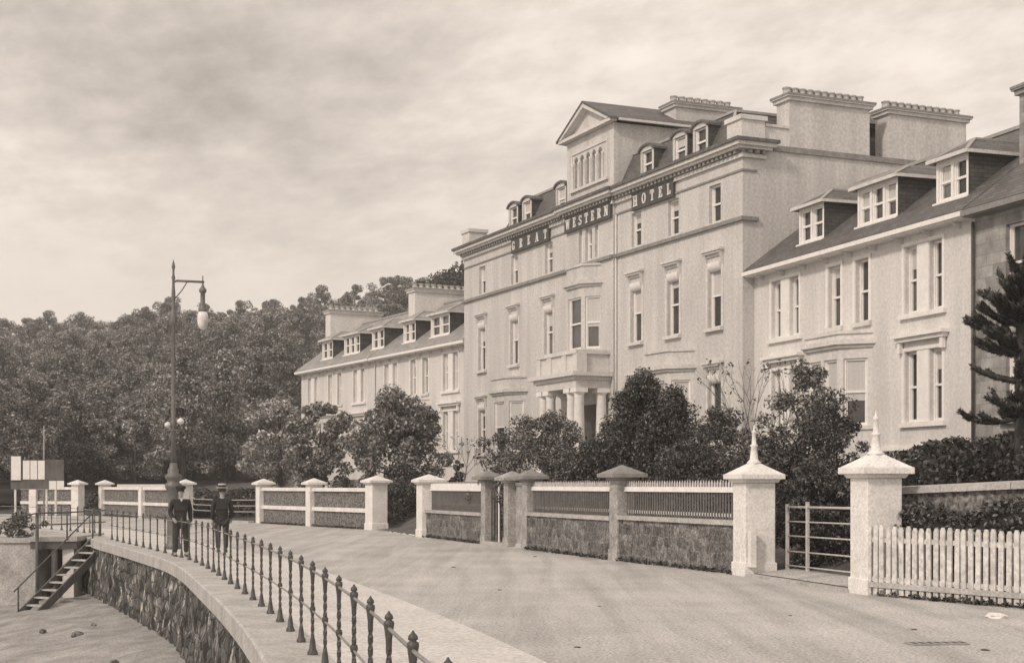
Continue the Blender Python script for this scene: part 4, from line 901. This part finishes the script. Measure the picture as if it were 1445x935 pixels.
# ------------------------------------------------------------------ beach stair and landing stage
S0_, S1_ = Vector((-14.25, 51.6, -.05)), Vector((-16.2, 48.6, -2.75))
st = thing('beach_stair', 'steep wooden stair with single handrail leading down to the beach', 'stair', (0, 0, 0))
d = (S1_ - S0_); pl = Vector((-d.y, d.x, 0)).normalized() * .42
b = MB()
for k in (-1, 1): b.bar(S0_ + pl * k, S1_ + pl * k, .07, .26)
b.build('stringer', 'wood', st)
for i in range(11):
    c = S0_ + d * ((i + .7) / 11.4); u = Vector((d.x, d.y, 0)).normalized() * .13; z = .05
    b = MB(); q = pl * .92; b.add([c - u - q, c + u - q, c + u + q, c - u + q] + [p + Vector((0, 0, z)) for p in (c - u - q, c + u - q, c + u + q, c - u + q)], [(0, 3, 2, 1), (4, 5, 6, 7), (0, 1, 5, 4), (1, 2, 6, 5), (2, 3, 7, 6), (3, 0, 4, 7)]); b.build('tread', 'tread', st)
b = MB(); up = Vector((0, 0, 1)); e0 = S0_ + pl * -1 + up * .98; e1 = S0_ + d * .93 + pl * -1 + up * .95
b.tube([e0, e1], .028, 6); b.tube([S0_ - pl + up * -.1, S0_ - pl + up * 1.15], .035, 6); b.tube([S0_ + d * .88 - pl, S0_ + d * .88 - pl + up * .98], .03, 6); b.build('handrail', 'wood', st)
lg = thing('landing_stage', 'small dark landing deck on posts beside the beach stair', 'landing', (0, 0, 0))
y_ = 51.5
X = lambda px: at(px, y_)
b = MB(); b.prism([(X(40), y_), (X(104), y_ + .4), (X(108) - .3, y_ + 4.6), (X(40) - .6, y_ + 4.4)], -.06, .1); b.build('deck', 'coping', lg)
b = MB(); b.prism([(X(42), y_ + .05), (X(103), y_ + .45), (X(105), y_ + .8), (X(42), y_ + .5)], -.32, -.061); b.build('beam', 'wood', lg)
b = MB(); b.box(X(82), X(98), y_ + .5, y_ + 1.5, -2.6, -.322); b.build('pier', 'whitewash', lg)
b = MB()
for px, top in ((53, .95), ): b.tube([(X(px), y_ - .05, -2.7), (X(px), y_ - .05, top)], .06, 8)
for px in (72,): b.tube([(X(px), y_ + .4, -2.7), (X(px), y_ + .4, -.32)], .12, 8)
b.build('post', 'wood', lg)
b = MB(); b.tube([(X(30), y_ - 1.5, .75), (X(53), y_ - .05, .93), (X(91), y_ + .3, .95), (X(113), y_ + 3.2, .98)], .026, 6); b.tube([(X(26), y_ - 1.6, .3), (X(53), y_ - .05, .52), (X(91), y_ + .3, .55), (X(113), y_ + 3.2, .55)], .022, 6); b.tube([(X(91), y_ + .3, 0), (X(91), y_ + .3, 1.0)], .03, 6); b.tube([(X(110), y_ + 2.8, -.1), (X(110), y_ + 2.8, 1.05)], .04, 6); b.build('handrail', 'iron', lg)
hw = thing('harbour_wall', 'pale sunlit masonry wall below the railing at far left', 'wall', (at(53, 52.2), 52.2, 0), R(180))
b = MB(); b.box(0.05, 14, -5, -.02, -3.4, -.12); b.build('wall_body', 'harbour', hw)
b = MB(); b.box(-.0, 14, -5, .06, -.12, .02); b.build('coping', 'coping', hw)

# ------------------------------------------------------------------ road details
o = MB().box(-.36, .36, -.13, .13, 0, .012)
gx, gy = P(1322, 908); t = thing('drain_grate', 'iron drain grate with a row of dark slots set in the road at lower right', 'drain', (gx, gy, .004), R(6))
o.build('plate', 'paleiron', t)
b = MB()
for i in range(7): b.box(-.31 + i * .1, -.26 + i * .1, -.07, .07, .0125, .0165)
b.build('slots', 'iron', t)
def lump(name, p, r, mt, label, cat, sq=.4, z=0, seed=0, group=None):
    rr = random.Random(seed); bm = bmesh.new(); bmesh.ops.create_icosphere(bm, subdivisions=2, radius=r)
    for v in bm.verts: v.co *= rr.uniform(.8, 1.2); v.co.z *= sq
    m = bpy.data.meshes.new(name); bm.to_mesh(m); bm.free(); o = link(name, m, mt, None, (p[0], p[1], z + r * sq * .5), rr.uniform(0, 3)); return tag(o, label, cat, group)
lump('paper_scrap', P(1405, 871), .16, 'paper', 'crumpled pale scrap lying on the road near the picket fence', 'litter', .3, 0, 1)
for i, (px, py) in enumerate(((846, 855), (705, 832), (755, 785), (1115, 868), (1290, 888), (1390, 917), (700, 905), (815, 913), (640, 800))):
    p = P(px, py); lump('road_debris', p, .028 + .012 * (i % 3), 'soil', 'small dark fleck of dirt lying on the pale road', 'debris', .25, 0, i + 20, 'dark flecks scattered over the road')
def beach_h(x, y): 
    d = min((Vector((x, y)) - w).length for w in wallface); return beach_z(d)
for i, (px, Y, r, lb) in enumerate(((157, 31, .32, 'pale boulder at the bottom edge of the beach below the sea wall'), (110, 40, .16, 'dark weedy stone on the open sand, right of the stair foot'), (160, 33.5, .12, 'small dark stone just behind the pale boulder'), (60, 42.5, .1, 'small stone by the stair foot'), (132, 42, .09, 'tiny dark stone near the sea wall foot'))):
    x = at(px, Y); lump('beach_stone', (x, Y), r, 'coping' if i == 0 else 'rubble2', lb, 'stone', .7, beach_h(x, Y), i + 50, 'loose stones on the beach')
b = MB(); b.tube([(at(5, 42), 42, -2.78), (at(70, 43.4), 43.4, -2.7), (at(120, 45), 45, -2.55)], .035, 6); o = b.build('stair_shadow_strip', 'wood'); tag(o, 'dark strip standing for the stair shadow across the sand below the stair', 'painted shadow')  # thin dark tube standing for a line of the stair's cast shadow

# ------------------------------------------------------------------ people
def skin_obj(name, V, E, rad, mt, parent, sub=2, root=0):
    m = bpy.data.meshes.new(name); m.from_pydata(V, E, []); m.update(); o = link(name, m, mt, parent)
    o.modifiers.new('skin', 'SKIN').use_smooth_shade = True
    sv = m.skin_vertices[0].data
    for i, r in enumerate(rad): sv[i].radius = (r, r) if isinstance(r, (int, float)) else r
    sv[root].use_root = True
    s = o.modifiers.new('sub', 'SUBSURF'); s.levels = sub; s.render_levels = sub; return o
def chain(V, E, Rr, start, pts, rs):
    i = start
    for p, r in zip(pts, rs):
        V.append(p); Rr.append(r); E.append((i, len(V) - 1)); i = len(V) - 1
    return i
def person(loc, rz, label, hat, H=1.0, arms=((.25, .03, 1.13, .23, -.12, .9), (.25, .03, 1.13, .22, -.1, .88)), stance=.1, coat='cloth'):
    t = thing('person', label, 'person', loc, rz); t.scale = (H, H, H)
    V = [(0, 0, .96)]; E = []; Q = [.12]
    ch = chain(V, E, Q, 0, [(0, .01, 1.14), (0, 0, 1.32), (0, .01, 1.45)], [.115, .135, .08]); 
    nk = chain(V, E, Q, ch, [(0, -.005, 1.52), (0, -.02, 1.58), (0, -.015, 1.66), (0, -.005, 1.74)], [.052, .065, .082, .06])
    hands = []
    for s, (ex, ey, ez, hx, hy, hz) in zip((-1, 1), arms):
        el = chain(V, E, Q, 2, [(s * .19, .01, 1.40), (s * ex, ey, ez), (s * hx, hy, hz)], [.062, .045, .033])
        w = Vector((s * hx, hy, hz)); dv = (w - Vector((s * ex, ey, ez))).normalized(); sd = dv.cross(Vector((0, 1, 0))).normalized()
        pa = chain(V, E, Q, el, [tuple(w + dv * .05)], [.034])
        for f in range(4):
            base = w + dv * .08 + sd * ((f - 1.5) * .02); ln = (.065, .078, .074, .056)[f]; cu = Vector((0, -.02, 0))
            chain(V, E, Q, pa, [tuple(base), tuple(base + dv * ln * .55 + cu * .5), tuple(base + dv * ln + cu * 1.6)], [.0095, .0088, .0075])
        chain(V, E, Q, el, [tuple(w + dv * .035 - sd * .035 + Vector((0, -.012, 0))), tuple(w + dv * .075 - sd * .045 + Vector((0, -.03, 0)))], [.011, .009])
        chain(V, E, Q, 0, [(s * .095, 0, .9), (s * (.1 + stance * .3), -.02, .5), (s * (.09 + stance * .5), .02, .1), (s * (.095 + stance * .5), -.13, .04)], [.09, .058, .04, .034])
    body = skin_obj('body', V, E, Q, 'skin', t)
    # coat
    V = [(0, 0, 1.02)]; E = []; Q = [.165]
    chain(V, E, Q, 0, [(0, .01, 1.18), (0, 0, 1.34), (0, .01, 1.47)], [.15, .165, .085]); chain(V, E, Q, 0, [(0, .01, .84)], [.18])
    for s, (ex, ey, ez, hx, hy, hz) in zip((-1, 1), arms): chain(V, E, Q, 2, [(s * .2, .01, 1.41), (s * ex, ey, ez), (s * hx, hy, hz)], [.08, .066, .052])
    skin_obj('coat', V, E, Q, coat, t)
    V = [(0, 0, .93)]; E = []; Q = [.15]
    for s in (-1, 1): chain(V, E, Q, 0, [(s * .1, 0, .84), (s * (.1 + stance * .3), -.02, .5), (s * (.09 + stance * .5), .02, .09)], [.115, .08, .062])
    skin_obj('trousers', V, E, Q, 'cloth2', t)
    for s in (-1, 1):
        b = MB(); cx = s * (.09 + stance * .5); ring_ = []
        sec = [(.09, .045, .07), (.03, .05, .1), (-.06, .05, .07), (-.15, .045, .05), (-.19, .025, .035)]
        vs = []
        for y, hw_, hh in sec: vs += [(cx + hw_ * math.cos(q), y, max(0, .5 * hh + .5 * hh * math.sin(q)) + .005) for q in np.linspace(0, 2 * math.pi, 10, endpoint=False)]
        b.add(vs, [(i * 10 + k, i * 10 + (k + 1) % 10, i * 10 + 10 + (k + 1) % 10, i * 10 + 10 + k) for i in range(4) for k in range(10)] + [tuple(range(9, -1, -1)), tuple(range(40, 50))], True); b.build('shoe', 'leather', t)
    b = MB(); b.lathe([(.09, 1.64), (.1, 1.68), (.098, 1.74), (.07, 1.785), (.01, 1.80)], 0, .02, 12); b.build('hair', 'hair', t)
    b = MB(); b.add([(-.014, -.095, 1.635), (.014, -.095, 1.635), (0, -.125, 1.628), (0, -.098, 1.675)], [(0, 1, 2), (0, 2, 3), (1, 3, 2), (0, 3, 1)]); b.build('nose', 'skin', t)
    for s in (-1, 1): b = MB(); b.lathe([(.001, -.008), (.009, -.004), (.011, 0), (.009, .004), (.001, .008)], s * .032, -.094, 8); b.build('eye', 'hair', t, (0, 0, 1.675))
    b = MB()
    if hat == 'cap':
        b.lathe([(.1, 1.72), (.125, 1.74), (.135, 1.77), (.12, 1.81), (.03, 1.83)], 0, .01, 14); b.frust(0, -.13, 1.72, 1.735, .08, .06, .07, .05); b.build('cap', 'cloth', t)
    else:
        b.lathe([(.155, 1.735), (.165, 1.745), (.155, 1.757), (.1, 1.757)], 0, 0, 18); b.lathe([(.104, 1.815), (.104, 1.845), (.09, 1.855), (.01, 1.858)], 0, 0, 18); ho = b.build('boater_hat', 'straw', t)
        c = MB(); c.lathe([(.103, 1.757), (.106, 1.76), (.106, 1.814), (.103, 1.816)], 0, 0, 18); c.build('hat_band', 'cloth', ho)
    if hat == 'cap': c = MB(); c.frust(0, -.14, 1.42, 1.5, .012, .02, .04, .015); c.build('shirt_front', 'curtain', t)
    return t
person((-8.66, 38.9, .03), R(20), 'person in dark jacket and flat cap standing at the promenade railing', 'cap', 1.02, ((.27, .06, 1.14, .19, -.13, .97), (.25, .05, 1.13, .24, -.05, .88)))
person((-8.05, 41.3, .03), R(195), 'person in dark suit and pale straw boater seen from behind on the promenade', 'boater', 1.03, ((.26, .02, 1.13, .24, -.12, .9), (.25, .04, 1.14, .24, -.04, .87)), .02)

# ------------------------------------------------------------------ trees
def leaf_mesh(name, centers, radii, per, size, seed, mt, flat=.7, squash=.8, up=.3):
    rs = np.random.RandomState(seed); C = np.repeat(np.array(centers), per, 0); Rr = np.repeat(np.array(radii), per); n = len(C)
    d = rs.normal(size=(n, 3)); d /= np.linalg.norm(d, axis=1)[:, None]; k = rs.uniform(.35, 1.08, n) ** .6
    pos = C + d * (Rr * k)[:, None] * np.array([1, 1, squash])
    nr = d * flat + rs.normal(size=(n, 3)) * .6 + np.array([0, 0, up]); nr /= np.linalg.norm(nr, axis=1)[:, None]
    a = rs.normal(size=(n, 3)); a -= nr * (a * nr).sum(1)[:, None]; a /= np.linalg.norm(a, axis=1)[:, None]; b = np.cross(nr, a)
    s = size * rs.uniform(.6, 1.35, n); w = s * rs.uniform(.4, .62, n)
    v = np.empty((n, 4, 3)); v[:, 0] = pos - a * s[:, None] * .5; v[:, 1] = pos + b * w[:, None] * .5 - a * s[:, None] * .05; v[:, 2] = pos + a * s[:, None] * .5 - nr * s[:, None] * .12; v[:, 3] = pos - b * w[:, None] * .5 - a * s[:, None] * .05
    m = bpy.data.meshes.new(name); m.vertices.add(n * 4); m.vertices.foreach_set('co', v.ravel()); m.loops.add(n * 4); m.loops.foreach_set('vertex_index', np.arange(n * 4, dtype=np.int32))
    m.polygons.add(n); m.polygons.foreach_set('loop_start', np.arange(0, n * 4, 4, dtype=np.int32)); m.update(calc_edges=True); m.validate(); m.materials.append(M_[mt]); return m
def crown_points(seed, n, w, zb, zt, shape='oak', jitter=.25):
    r = random.Random(seed); pts = []; rad = []
    while len(pts) < n:
        t = r.random(); z = zb + (zt - zb) * t
        if shape == 'oak': k = math.sqrt(max(0, 1 - (2 * t - .85) ** 2 / 1.45))
        elif shape == 'cone': k = (1 - t) ** .8 * 1.0 + .05
        elif shape == 'egg': k = math.sqrt(max(.02, 1 - (2 * t - .7) ** 2 / 1.75))
        else: k = 1
        q = r.random() ** .4 * k; an = r.uniform(0, 2 * math.pi); j = 1 + r.uniform(-jitter, jitter)
        pts.append((w / 2 * q * math.cos(an) * j, w / 2 * q * math.sin(an) * j, z + r.uniform(-.2, .2))); rad.append(r.uniform(.55, 1.2))
    return pts, rad
def trunk_mesh(seed, zb, zt, r0, pts, nl=7, mt='bark'):
    r = random.Random(seed); b = MB(); zz = zb + (zt - zb) * .7
    b.tube([(0, 0, -.6), (r.uniform(-.05, .05), r.uniform(-.05, .05), zb * .6), (r.uniform(-.15, .15), r.uniform(-.15, .15), zb + (zt - zb) * .35), (0, 0, zz)], [r0 * 1.25, r0, r0 * .6, r0 * .15], 8)
    for p in r.sample(pts, min(nl, len(pts))):
        z = min(p[2] * .75, zz * .8); z = max(z, zb * .6); b.tube([(0, 0, z), (p[0] * .5, p[1] * .5, (z + p[2]) / 2 + .1), p], [r0 * .4, r0 * .25, r0 * .08], 5)
    m = b.mesh('trunk'); m.materials.append(M_[mt]); return m
# the wood on the hillside
VAR = []
for k in range(6):
    h = (7.5, 8.5, 7, 9, 7.2, 8)[k]; w = (5.6, 5.2, 6.0, 4.8, 6.0, 5.2)[k]; shp = ('oak', 'egg', 'oak', 'cone', 'oak', 'egg')[k]
    pts, rad = crown_points(100 + k, 60, w, h * .14, h * .95, shp, .35)
    VAR.append((leaf_mesh('crown', pts, [a * .7 for a in rad], 190, .25, 200 + k, 'leafpale' if k == 4 else 'leaf', up=.5), trunk_mesh(300 + k, h * .25, h, .2, pts)))
rw = random.Random(11); cells = []
y = 96.
row = 0
while y < 255:
    sp = 4.7 + (y - 96) * .018; x = at(-120, y) + (row % 2) * sp / 2; xmax = at(690, y)
    while x < xmax:
        s = (x + 2.5) * .882 + (y - 78.8) * .471
        xx, yy = x + rw.uniform(-1.2, 1.2), y + rw.uniform(-1.2, 1.2)
        sx = (xx + 2.5) * .882 + (yy - 78.8) * .471; al = -(xx + 2.076) * .4714 + (yy - 79) * .882
        inwing = al < 31 and sx < 14
        px_ = xx / yy * 2100 + 722.5; top_ = 684 - (hill_z(xx, yy) + 7 - 1.9) * 2100 / yy
        if px_ > 425 and top_ > 445: x += sp; continue
        if not inwing and not (al < 33 and sx < 2 and xx > -19): cells.append((xx, yy))
        x += sp
    y += sp * .92; row += 1
vis = []
for (x, y) in cells:          # keep the ones the photograph can see something of
    px = x / y * 2100 + 722.5; zt = hill_z(x, y) + 10; vis.append((x, y))
if len(vis) > 298: vis = sorted(vis, key=lambda p: p[1])[:200] + rw.sample(sorted(vis, key=lambda p: p[1])[200:], 98)
for x, y in vis:
    k = rw.randrange(6); k = 1 if k == 3 and y > 160 else k; cm_, tm_ = VAR[k]; s = rw.uniform(.82, 1.15) * (.95 if y < 108 else 1 + .15 * max(0, (y - 170) / 80))
    o = thing('woodland_tree', 'broadleaf tree in the dense dark wood covering the hillside', 'tree', (x, y, hill_z(x, y) - .2), rw.uniform(0, 6.3), 'trees of the hillside wood'); o.scale = (s, s, s * rw.uniform(.9, 1.1))
    link('crown', cm_, None, o); link('trunk', tm_, None, o)

for (pa, Ya, pb, Yb, z0_, z1_, lb) in ((165, 97, 252, 90, 1.5, 1.95, 'low white garden kerb glimpsed above the banded wall left of the lamp'), (385, 88, 500, 80, 1.6, 2.2, 'low white garden kerb under the pale leaved trees by the terrace')):
    A_ = (at(pa, Ya), Ya); B_ = (at(pb, Yb), Yb); L, a = frame(A_, B_); b = MB(); b.box(0, L, 0, .3, z0_ - 1.6, z1_); o = b.build('garden_kerb', 'whitewash', None, (*A_, 0), a); tag(o, lb, 'kerb')

def tree(name, label, cat, px, Y, z, w, h, seed, n, per, size, mt, shape='egg', zb=.15, r0=.12, crad=1.0, jit=.25, group=None, up=.3):
    o = thing(name, label, cat, (at(px, Y), Y, z), 0, group)
    pts, rad = crown_points(seed, n, w, h * zb, h * .95, shape, jit); k = w / 6.2 * crad
    link('crown', leaf_mesh('crown', pts, [a * k for a in rad], per, size, seed + 1, mt, up=up), None, o); link('trunk', trunk_mesh(seed + 2, h * zb + .2, h, r0, pts), None, o); return o
tree('garden_tree', 'broad dark bushy tree in front of the left terrace houses by the open garden gate', 'tree', 560, 71, .8, 4.0, 5.6, 401, 110, 320, .17, 'leaf', 'egg', .05, .14, .95, .2)
tree('garden_tree', 'loose pale leaved tree between the wood and the bushy tree', 'tree', 452, 79, .9, 3.6, 5.5, 411, 70, 190, .2, 'leafpale', 'egg', .14, .12, .75, .3)
tree('garden_tree', 'loose pale tree at the left end of the terrace, against the wood', 'tree', 395, 86, 1.0, 4.2, 6.0, 415, 70, 190, .22, 'leafpale', 'egg', .12, .12, .75, .3)
tree('conifer', 'tall dark cone shaped evergreen before the hotel front', 'tree', 905, 44, .5, 4.8, 4.75, 421, 400, 160, .09, 'leafdark', 'cone', .0, .12, .5, .3, up=.1)
tree('conifer', 'shorter dark evergreen tip rising on the right of the tall cone shaped one', 'tree', 952, 43.4, .5, 3.2, 4.15, 423, 200, 150, .09, 'leafdark', 'cone', .0, .1, .62, .3, up=.1)
tree('garden_shrub', 'loose dark shrub behind the footpath gate, leftmost before the portico', 'shrub', 722, 50, .4, 2.5, 3.4, 431, 60, 150, .11, 'leafmid', 'oak', .03, .06, .95, .35)
tree('garden_shrub', 'spreading dark shrub below the portico columns', 'shrub', 772, 47, .4, 3.0, 3.75, 435, 80, 180, .1, 'leafmid', 'oak', .02, .06, .85, .35)
tree('garden_shrub', 'low dense shrub between the portico and the cone shaped evergreen', 'shrub', 832, 44.5, .5, 2.6, 2.9, 441, 70, 220, .095, 'leafdark', 'oak', .0, .06, .95, .3)
tree('garden_shrub', 'rounded dark shrub right of the cone shaped evergreen', 'shrub', 1018, 39.5, .5, 2.0, 3.5, 445, 80, 200, .085, 'leafmid', 'egg', .0, .06, .95, .3)
tree('garden_shrub', 'low dark shrub filling the gap behind the railed wall beside the spired pillar', 'shrub', 985, 37.5, .5, 2.4, 2.4, 449, 70, 210, .085, 'leafdark', 'oak', .0, .06, 1.0, .25)
tree('garden_tree', 'ragged leafy small tree between the spired pillars with open top', 'tree', 1132, 36.5, .6, 2.5, 4.4, 451, 90, 110, .095, 'leafmid', 'egg', .05, .08, .7, .4)
tree('garden_shrub', 'dark bush in front of the terrace bay window, left of the right spired pillar', 'shrub', 1180, 35, .8, 1.9, 3.0, 455, 70, 150, .085, 'leafdark', 'oak', .02, .06, .9, .35)
tree('garden_shrub', 'dense low shrub directly behind the five barred gate', 'shrub', 1158, 31.9, .15, 1.8, 2.2, 459, 120, 210, .075, 'leafdark', 'oak', .0, .06, .9, .2)
tree('garden_shrub', 'dense dark shrub behind the left spired pillar', 'shrub', 1075, 36, .4, 2.6, 2.7, 463, 80, 200, .085, 'leafdark', 'oak', .0, .06, .95, .25)
tree('garden_shrub', 'small upright dark shrub at the foot of the hotel left corner', 'shrub', 644, 66, 1.1, .8, 2.0, 467, 24, 130, .12, 'leafdark', 'egg', .02, .05, 1.3, .2)
tree('garden_shrub', 'dark leafy shrub seen through the open garden gate', 'shrub', 575, 66.5, .1, 3.6, 1.9, 471, 60, 170, .13, 'leafdark', 'oak', .0, .06, .9, .25)
tree('hill_tree', 'tall dark tree rising behind the left corner of the hotel roof', 'tree', 638, 150, 3.5, 8.5, 21, 481, 90, 190, .42, 'leafdark', 'oak', .35, .4, .9, .3)
# bare sapling
def bare(name, label, px, Y, z, h, seed, leaves):
    o = thing(name, label, 'tree', (at(px, Y), Y, z)); r = random.Random(seed); b = MB(); tips = []
    def grow(p, d, L, rad, dep):
        q = p + d * L * .5 + Vector((r.uniform(-.05, .05), r.uniform(-.05, .05), 0)) * L; e = q + (d + Vector((r.uniform(-.2, .2), r.uniform(-.2, .2), .12))).normalized() * L * .5
        b.tube([p, q, e], [rad, rad * .8, rad * .6], 5)
        if dep == 0: tips.append(tuple(e)); return
        for _ in range(3 if dep > 1 else 3):
            nd = (d + Vector((r.uniform(-.75, .75), r.uniform(-.75, .75), r.uniform(-.1, .5)))).normalized(); grow(e if r.random() < .7 else q, nd, L * r.uniform(.6, .82), rad * .55, dep - 1)
    grow(Vector((0, 0, -.3)), Vector((0, 0, 1)), h * .36, .05, 4)
    m = b.mesh('trunk'); link('trunk', m, 'twig', o)
    link('crown', leaf_mesh('crown', tips[::leaves], [.13] * len(tips[::leaves]), 5, .10, seed, 'leafmid'), None, o)
bare('sapling', 'thin nearly bare sapling with fine twigs above the left spired pillar', 1066, 37.5, .6, 4.3, 501, 3)
bare('sapling', 'twiggy sparse sapling left of the terrace bay window', 1110, 39.5, .8, 4.2, 507, 2)
bare('sapling', 'small thin leafless tree in front of the hotel left corner', 655, 64, 1.0, 3.2, 511, 3)
# hedge on the bank at the right
def hedge(name, label, base, w, d, h, seed, n, size, mt, zfun=None, rz=0):
    t = thing(name, label, 'hedge', base, rz); rs = np.random.RandomState(seed)
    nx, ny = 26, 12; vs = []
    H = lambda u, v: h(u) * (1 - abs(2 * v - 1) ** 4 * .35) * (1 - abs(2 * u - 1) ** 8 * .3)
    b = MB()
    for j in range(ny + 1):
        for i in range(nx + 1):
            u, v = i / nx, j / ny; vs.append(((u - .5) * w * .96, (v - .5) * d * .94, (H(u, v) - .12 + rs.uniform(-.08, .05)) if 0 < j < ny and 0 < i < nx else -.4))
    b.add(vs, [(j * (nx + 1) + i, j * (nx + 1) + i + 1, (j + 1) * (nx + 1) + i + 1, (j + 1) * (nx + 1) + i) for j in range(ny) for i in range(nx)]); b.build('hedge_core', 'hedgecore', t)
    C = []; 
    for _ in range(n):
        u, v = rs.uniform(), rs.uniform(); z = H(u, v)
        if rs.uniform() < .45: v = rs.choice([0., 1.]) * .98 + .01 if rs.uniform() < .8 else v; z = rs.uniform(0.05, H(u, .12))
        C.append(((u - .5) * w, (v - .5) * d, z))
    link('leaves', leaf_mesh('leaves', C, [.15] * n, 9, size, seed, mt), None, t)
HA_ = frame(*RETW)[1]
hedge('bank_hedge', 'large dense dark hedge on the bank behind the sloping coping', (11.6, 29.2, .5), 10, 4.6, lambda u: 2.15 + .55 * u + .12 * math.sin(u * 17) + .1 * math.sin(u * 41), 601, 4200, .12, 'leafdark', rz=HA_)
hedge('ivy_hedge', 'dark ivy growth on the bank wall between picket fence and coping', (8.35, 23.45, 0), 6.4, .5, lambda u: 1.42 + .15 * math.sin(u * 19) + .14 * u, 607, 1500, .09, 'leafdark', rz=HA_)
hedge('boundary_hedge', 'dark hedge behind the low carriage gate and banded walls', (-15.0, 82.5, .3), 40, 2.4, lambda u: 1.15 + .15 * math.sin(u * 40), 611, 2600, .25, 'leafdark', rz=frame((-30, 98), (-6.5, 68))[1])

# monkey puzzle
mp = thing('monkey_puzzle_tree', 'monkey puzzle tree with curved spiky branches at the right edge', 'tree', (at(1442, 28.5), 28.5, 1.6))
tb = MB(); tb.tube([(0, 0, -.5), (.02, 0, 1.5), (.0, .02, 3.2), (.03, 0, 4.5)], [.17, .15, .11, .05], 9); tb.build('trunk', 'bark', mp)
rm = random.Random(9); bb = MB(); leaves = []
def arm(p, az, L, drop, lift, rad, curl=0):
    pts = []; n = 10; d = Vector((math.cos(az), math.sin(az), 0)); sd = Vector((-d.y, d.x, 0)) * (curl or rm.uniform(-.2, .2))
    for i in range(n):
        s = i / (n - 1); pts.append(p + d * L * (s - .1 * s ** 4) + sd * L * s * s + Vector((0, 0, -drop * math.sin(s * math.pi * .8) + lift * s ** 1.8)))
    bb.tube(pts, [rad * (1 - .15 * i / (n - 1)) for i in range(n - 1)] + [rad * .35], 7); leaves.append((pts, rad)); return pts
for wz, nb_, L, dr, lf, fr in ((1.7, 7, 1.15, .2, .2, .9), (1.85, 6, .8, .12, .45, .8), (2.35, 5, 1.3, .0, .32, .3), (2.8, 7, 1.05, .0, .3, 1.1), (3.1, 8, 1.1, .0, .42, 1.3), (3.4, 8, 1.0, .0, .45, 1.3), (3.7, 7, .85, .0, .5, 1.2), (4.0, 6, .55, .0, .45, .8), (4.25, 5, .3, 0, .4, .5)):
    for i in range(nb_):
        if rm.random() < .12: continue
        az = 2 * math.pi * (i + .1) / nb_ + math.pi + rm.uniform(-.22, .22); pts = arm(Vector((0, 0, wz + rm.uniform(-.1, .1))), az, L * rm.uniform(.85, 1.12), dr, lf, .05)
        for q in (2, 3, 4, 5, 6, 7):
            for sg in (-1, 1):
                if rm.random() < .46 * fr: arm(pts[q], az + sg * rm.uniform(.35, .75), L * rm.uniform(.26, .42), .0, .17, .042, -sg * .25)
bb.build('branches', 'bark', mp, fix=False)
vs = []; fs = []
for pts, rad in leaves:
    for i in range(len(pts) - 1):
        d = (pts[i + 1] - pts[i]); Ld = d.length; dn_ = d.normalized(); o1 = dn_.orthogonal().normalized(); o2 = dn_.cross(o1)
        for k in range(12):
            a_ = rm.uniform(0, 6.28); t_ = rm.random(); r_ = o1 * math.cos(a_) + o2 * math.sin(a_); tn = dn_.cross(r_) * .018; c_ = pts[i] + d * t_ + r_ * rad * .8
            j = len(vs); vs += [c_ - tn, c_ + tn, c_ + r_ * .05 + dn_ * .05]; fs.append((j, j + 1, j + 2))
m = bpy.data.meshes.new('foliage'); m.from_pydata([tuple(v) for v in vs], [], fs); m.update(); link('foliage', m, 'leafdark', mp)
# scrub on the landing
tree('coastal_shrub', 'low straggling dark shrub on top of the harbour wall', 'shrub', 20, 53.5, -.05, 2.2, .75, 701, 22, 60, .14, 'leafmid', 'oak', .02, .03, .6, .4)

wm = leaf_mesh('verge_weeds', WEEDS, [.07] * len(WEEDS), 7, .075, 801, 'leafdark', squash=.7); o = link('verge_weeds', wm, None); o['kind'] = 'stuff'
